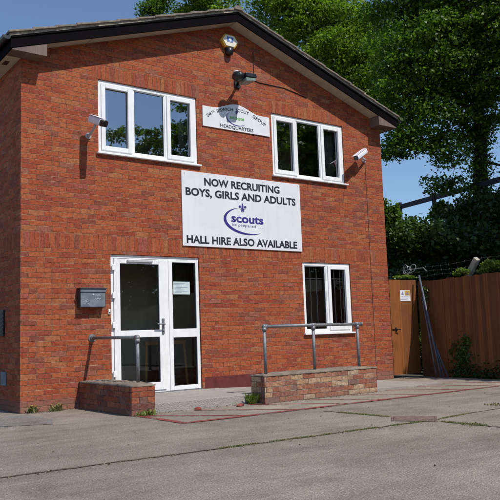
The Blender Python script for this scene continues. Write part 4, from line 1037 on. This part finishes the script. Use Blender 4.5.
# dark post and rail on top of the bank
pr = thing('rail_fence', 'dark timber post and rail fence along the top of the bank', 'fence', tuple(im(440,215,24)*np.array([1,1,0])+np.array([0,0,2.7])))
A = Vector(im(400,207,26)); Bp = Vector(im(500,179.5,21)); dv = (Bp-A)
p0 = A-dv*0.9; p1 = Bp+dv*0.8; z_ = (A.z+Bp.z)/2+0.0
def rail_box(p, q, w, h):
    b = MB(); d_ = (q-p).normalized(); s = Vector((-d_.y, d_.x, 0)).normalized()*w; u = Vector((0,0,h))
    b.add([P+a*s+c*u for P in (p, q) for a, c in ((-1,-1),(1,-1),(1,1),(-1,1))], [(3,2,1,0),(4,5,6,7),(0,1,5,4),(1,2,6,5),(2,3,7,6),(3,0,4,7)]); return b
rail_box(p0, p1, 0.03, 0.080).build('rail', M['rail_dark'], pr)
for t_ in (-0.78,-0.38, 0.025, 0.42, 0.82, 1.22):
    q = A+dv*t_; MB().box(q.x-0.05, q.x+0.05, q.y+0.04, q.y+0.14, 2.6, q.z+0.16).build('post', M['rail_dark'], pr)

# climbers and weeds
def climber(label, pts_px, n, leaf, mat, seed, name='climbing_plant', group='climbers on the fence'):
    rs = np.random.RandomState(seed); out = []
    for (px, py, s) in pts_px:
        d = ray(px, py); yy = CAM[1]+d[1]*((8.2-CAM[0])/d[0])
        for it in range(4):
            Xf = fx(yy)-0.05; t_ = (Xf-CAM[0])/d[0]; yy = CAM[1]+d[1]*t_
        c = CAM+d*t_; m = int(n*s); out.append(c+rs.normal(size=(m,3))*np.array([0.02,0.10*s,0.12*s]))
        if len(out) > 1:
            k = max(10, n//5); w_ = rs.rand(k,1); out.append(prev+(c-prev)*w_+rs.normal(size=(k,3))*np.array([0.015,0.03,0.03]))
        prev = c
    p = np.concatenate(out); b0 = (p[:,0].mean(), p[:,1].mean(), 0.0); p[:,0] = np.minimum(p[:,0], fx(p[:,1])-0.012)
    p[:,2] = np.maximum(p[:,2], 0.02)
    return tag(leaves_mesh(name, p, 0.0, np.full(len(p), leaf), mat, None, b0, seed), label, name.replace('_', ' '), group)
climber('leafy green climber low on the brown fence right of the poles', [(462,347,1.0),(466,358,0.9),(458,366,1.3),(463,372,1.4),(467,340,0.5),(461,354,0.6)], 80, 0.06, M['leafC'], 71)
climber('small sprig of leaves high on the fence beside the longest pole', [(425,294,0.5),(426,299,0.4),(424,289,0.35)], 50, 0.05, M['leafC'], 72)
climber('small sprig of leaves halfway up the fence', [(453,346,0.4),(450,352,0.3)], 50, 0.05, M['leafC'], 73)
for k, q in enumerate([(470,374,0.9),(480,375,0.9),(490,376,1.0),(500,376,1.1),(455,375,0.6)]):
    climber('low dark weed straggling at the foot of the brown fence right of the poles', [q], 110, 0.055, M['leafD'], 74+k, name='fence_weed', group='weeds along the fence foot')

def tuft(label, x, y, z, n, h, spread, mat, seed, name='weed', flowers=0):
    rs = random.Random(seed); b = MB()
    for i in range(n):
        a = rs.uniform(0, 6.28); r = spread*math.sqrt(rs.random()); x0, y0 = x+r*math.cos(a), y+r*math.sin(a)
        hh = h*rs.uniform(0.4, 1.0); lean = hh*rs.uniform(0.1, 0.8); a2 = rs.uniform(0, 6.28); w = (0.006+0.010*rs.random())*min(1, h/0.09+0.15)
        dx, dy = math.cos(a2), math.sin(a2); sx, sy = -dy*w, dx*w
        b.add([(x0-sx,y0-sy,z),(x0+sx,y0+sy,z),(x0+dx*lean*0.5+sx*1.3,y0+dy*lean*0.5+sy*1.3,z+hh*0.6),(x0+dx*lean*0.5-sx*1.3,y0+dy*lean*0.5-sy*1.3,z+hh*0.6),(x0+dx*lean,y0+dy*lean,z+hh)],
              [(0,1,2,3),(3,2,4)])
    t = thing(name, label, 'weed', (x,y,z), 'weeds at the foot of walls'); b.build('leaves', mat, t)
    if flowers:
        f = MB()
        for i in range(flowers):
            f.ball((x+rs.uniform(-spread, spread), y+rs.uniform(-spread, spread)*0.5, z+h*rs.uniform(0.6, 1.0)), 0.011, 6, 4)
        f.build('flowers', M['flower'], t)
p = onz(128,413); tuft('green weed at the front foot of the short red brick wall', p[0]-0.0, -1.73, 0, 60, 0.09, 0.12, M['grass'], 1)
p = onz(262,402); tuft('green weed in the corner where the step meets the mixed brick wall', 2.74, -1.66, 0, 80, 0.17, 0.07, M['grass'], 2)
tuft('yellow flowered weed at the wall foot nearest the left hall corner', ony(32,411)[0], -0.05, 0, 45, 0.11, 0.06, M['drygrass'], 3, flowers=4)
tuft('yellow flowered weed at the wall foot midway to the short brick wall', ony(54,409)[0], -0.06, 0, 60, 0.10, 0.10, M['drygrass'], 4, flowers=4)
tuft('low green weed on the concrete left of the yard edge', 4.42, -4.45, 0, 70, 0.025, 0.13, M['drygrass'], 6)
tuft('low green weed in the yard joint right of the inspection cover', 2.76, -5.36, 0, 60, 0.022, 0.12, M['drygrass'], 7)
# grass growing in the joints: one mass nobody could count
rs = random.Random(31); b = MB()
def grass_line(x0, y0, x1, y1, n, h, spread, dens):
    for i in range(n):
        t = rs.random()
        if (math.sin(t*23+x0)+math.sin(t*57+1.3)+1.2*rs.random()) < dens: continue
        x = x0+(x1-x0)*t+rs.gauss(0, spread); y = y0+(y1-y0)*t+rs.gauss(0, spread); hh = h*rs.uniform(0.3, 1); a = rs.uniform(0, 6.28); w = 0.003+0.003*rs.random()
        dx, dy = math.cos(a), math.sin(a)
        b.add([(x-dy*w,y+dx*w,0.002),(x+dy*w,y-dx*w,0.002),(x+dx*hh*0.8,y+dy*hh*0.8,hh)], [(0,1,2)])
grass_line(0.2,-4.66,2.86,-4.83,4200,0.015,0.018,0.35)
grass_line(-6.0,-4.28,0.2,-4.66,1500,0.010,0.012,1.4)
grass_line(2.70,-3.5,2.745,-4.25,900,0.020,0.014,0.2)
grass_line(2.75,-4.98,2.76,-5.5,800,0.022,0.018,0.0)
grass_line(2.86,-4.83,3.5,-4.75,500,0.018,0.014,0.3)
struct(b.build('joint_grass', M['drygrass']), 'stuff')

# wind-blown leaf litter and grit gathered along wall feet and over the yard
rl = np.random.RandomState(77); L_ = []
def drift(x0, y0, x1, y1, n, sp):
    t = rl.rand(n,1); q = np.array([[x0,y0]])+t*np.array([[x1-x0,y1-y0]])+np.abs(rl.normal(size=(n,1)))*sp*np.array([[0,-1]])+rl.normal(size=(n,2))*0.02
    L_.append(np.concatenate([q, np.full((n,1), 0.006)+rl.rand(n,1)*0.006], 1))
drift(0.0,-0.03,0.83,-0.03,130,0.10); drift(0.86,-1.72,1.2,-1.72,40,0.06); drift(1.2,-1.63,2.8,-1.63,90,0.05); drift(2.83,-1.88,5.05,-1.88,120,0.06)
drift(-5,-4.35,2.8,-4.85,160,0.05); drift(7.4,-0.1,8.2,-0.1,90,0.15); drift(8.15,-0.2,7.95,-3.5,260,0.05); drift(-3,-3.0,6,-3.0,110,1.6)
P_ = np.concatenate(L_)
struct(leaves_mesh('leaf_litter', P_, 2.5, np.full(len(P_), 0.022), M['litter'], None, (0,0,0), 78), 'stuff')

# two lumps of red rubble and scattered debris near the step
for (px, py, s, lab) in ((198,409.5,0.036,'small lump of red brick rubble by the left part of the step'),(240,406.5,0.042,'larger lump of red brick rubble by the right part of the step')):
    p = onz(px, py); r = random.Random(int(px)); m = MB(); m.ball((p[0],p[1],s*0.3), s, 9, 6, (1.5,0.9,0.6)); m.v = [(x+r.uniform(-1,1)*s*0.18, y+r.uniform(-1,1)*s*0.18, max(0.0, z+r.uniform(-1,1)*s*0.15)) for x,y,z in m.v]
    tag(m.build('rubble', M['redstone'], base=(p[0],p[1],0)), lab, 'rubble', 'red rubble by the step')

# ------------------------------------------------------------------ light, sky, camera
wd = bpy.data.worlds.new('World'); SC.world = wd; wd.use_nodes = True
nt = wd.node_tree; bg = nt.nodes['Background']; sky = nt.nodes.new('ShaderNodeTexSky'); sky.sky_type = 'NISHITA'; sky.sun_disc = False
to_sun = -SUN
sky.sun_elevation = math.asin(to_sun.z); sky.sun_rotation = math.atan2(to_sun.x, to_sun.y)
sky.air_density = 1.0; sky.dust_density = 0.35; sky.ozone_density = 4.5; sky.altitude = 50
nt.links.new(sky.outputs[0], bg.inputs[0]); bg.inputs[1].default_value = 0.15
sl_ = bpy.data.lights.new('Sun', 'SUN'); sl_.energy = 5.0; sl_.angle = math.radians(0.53); sl_.color = (1.0, 0.955, 0.90)
so = bpy.data.objects.new('Sun', sl_); COL.objects.link(so); so.rotation_euler = SUN.to_track_quat('-Z', 'Y').to_euler(); so.location = (4,-12,18)
cd = bpy.data.cameras.new('Camera'); co = bpy.data.objects.new('Camera', cd); COL.objects.link(co)
cd.sensor_fit = 'HORIZONTAL'; cd.sensor_width = 36.0; cd.lens = FOC/500*36.0; cd.clip_end = 2000; cd.clip_start = 0.05
mt = Matrix(((_r[0],_u[0],-_f[0],CAM[0]),(_r[1],_u[1],-_f[1],CAM[1]),(_r[2],_u[2],-_f[2],CAM[2]),(0,0,0,1)))
co.matrix_world = mt; SC.camera = co
vs_ = SC.view_settings; vs_.view_transform = 'Standard'; vs_.look = 'None'; vs_.exposure = -0.15; vs_.gamma = 1.0; vs_.use_curve_mapping = False
SC.render.engine = 'CYCLES'; SC.cycles.max_bounces = 6; SC.cycles.transparent_max_bounces = 12
SC.cycles.use_denoising = True
print('leaves', tot)
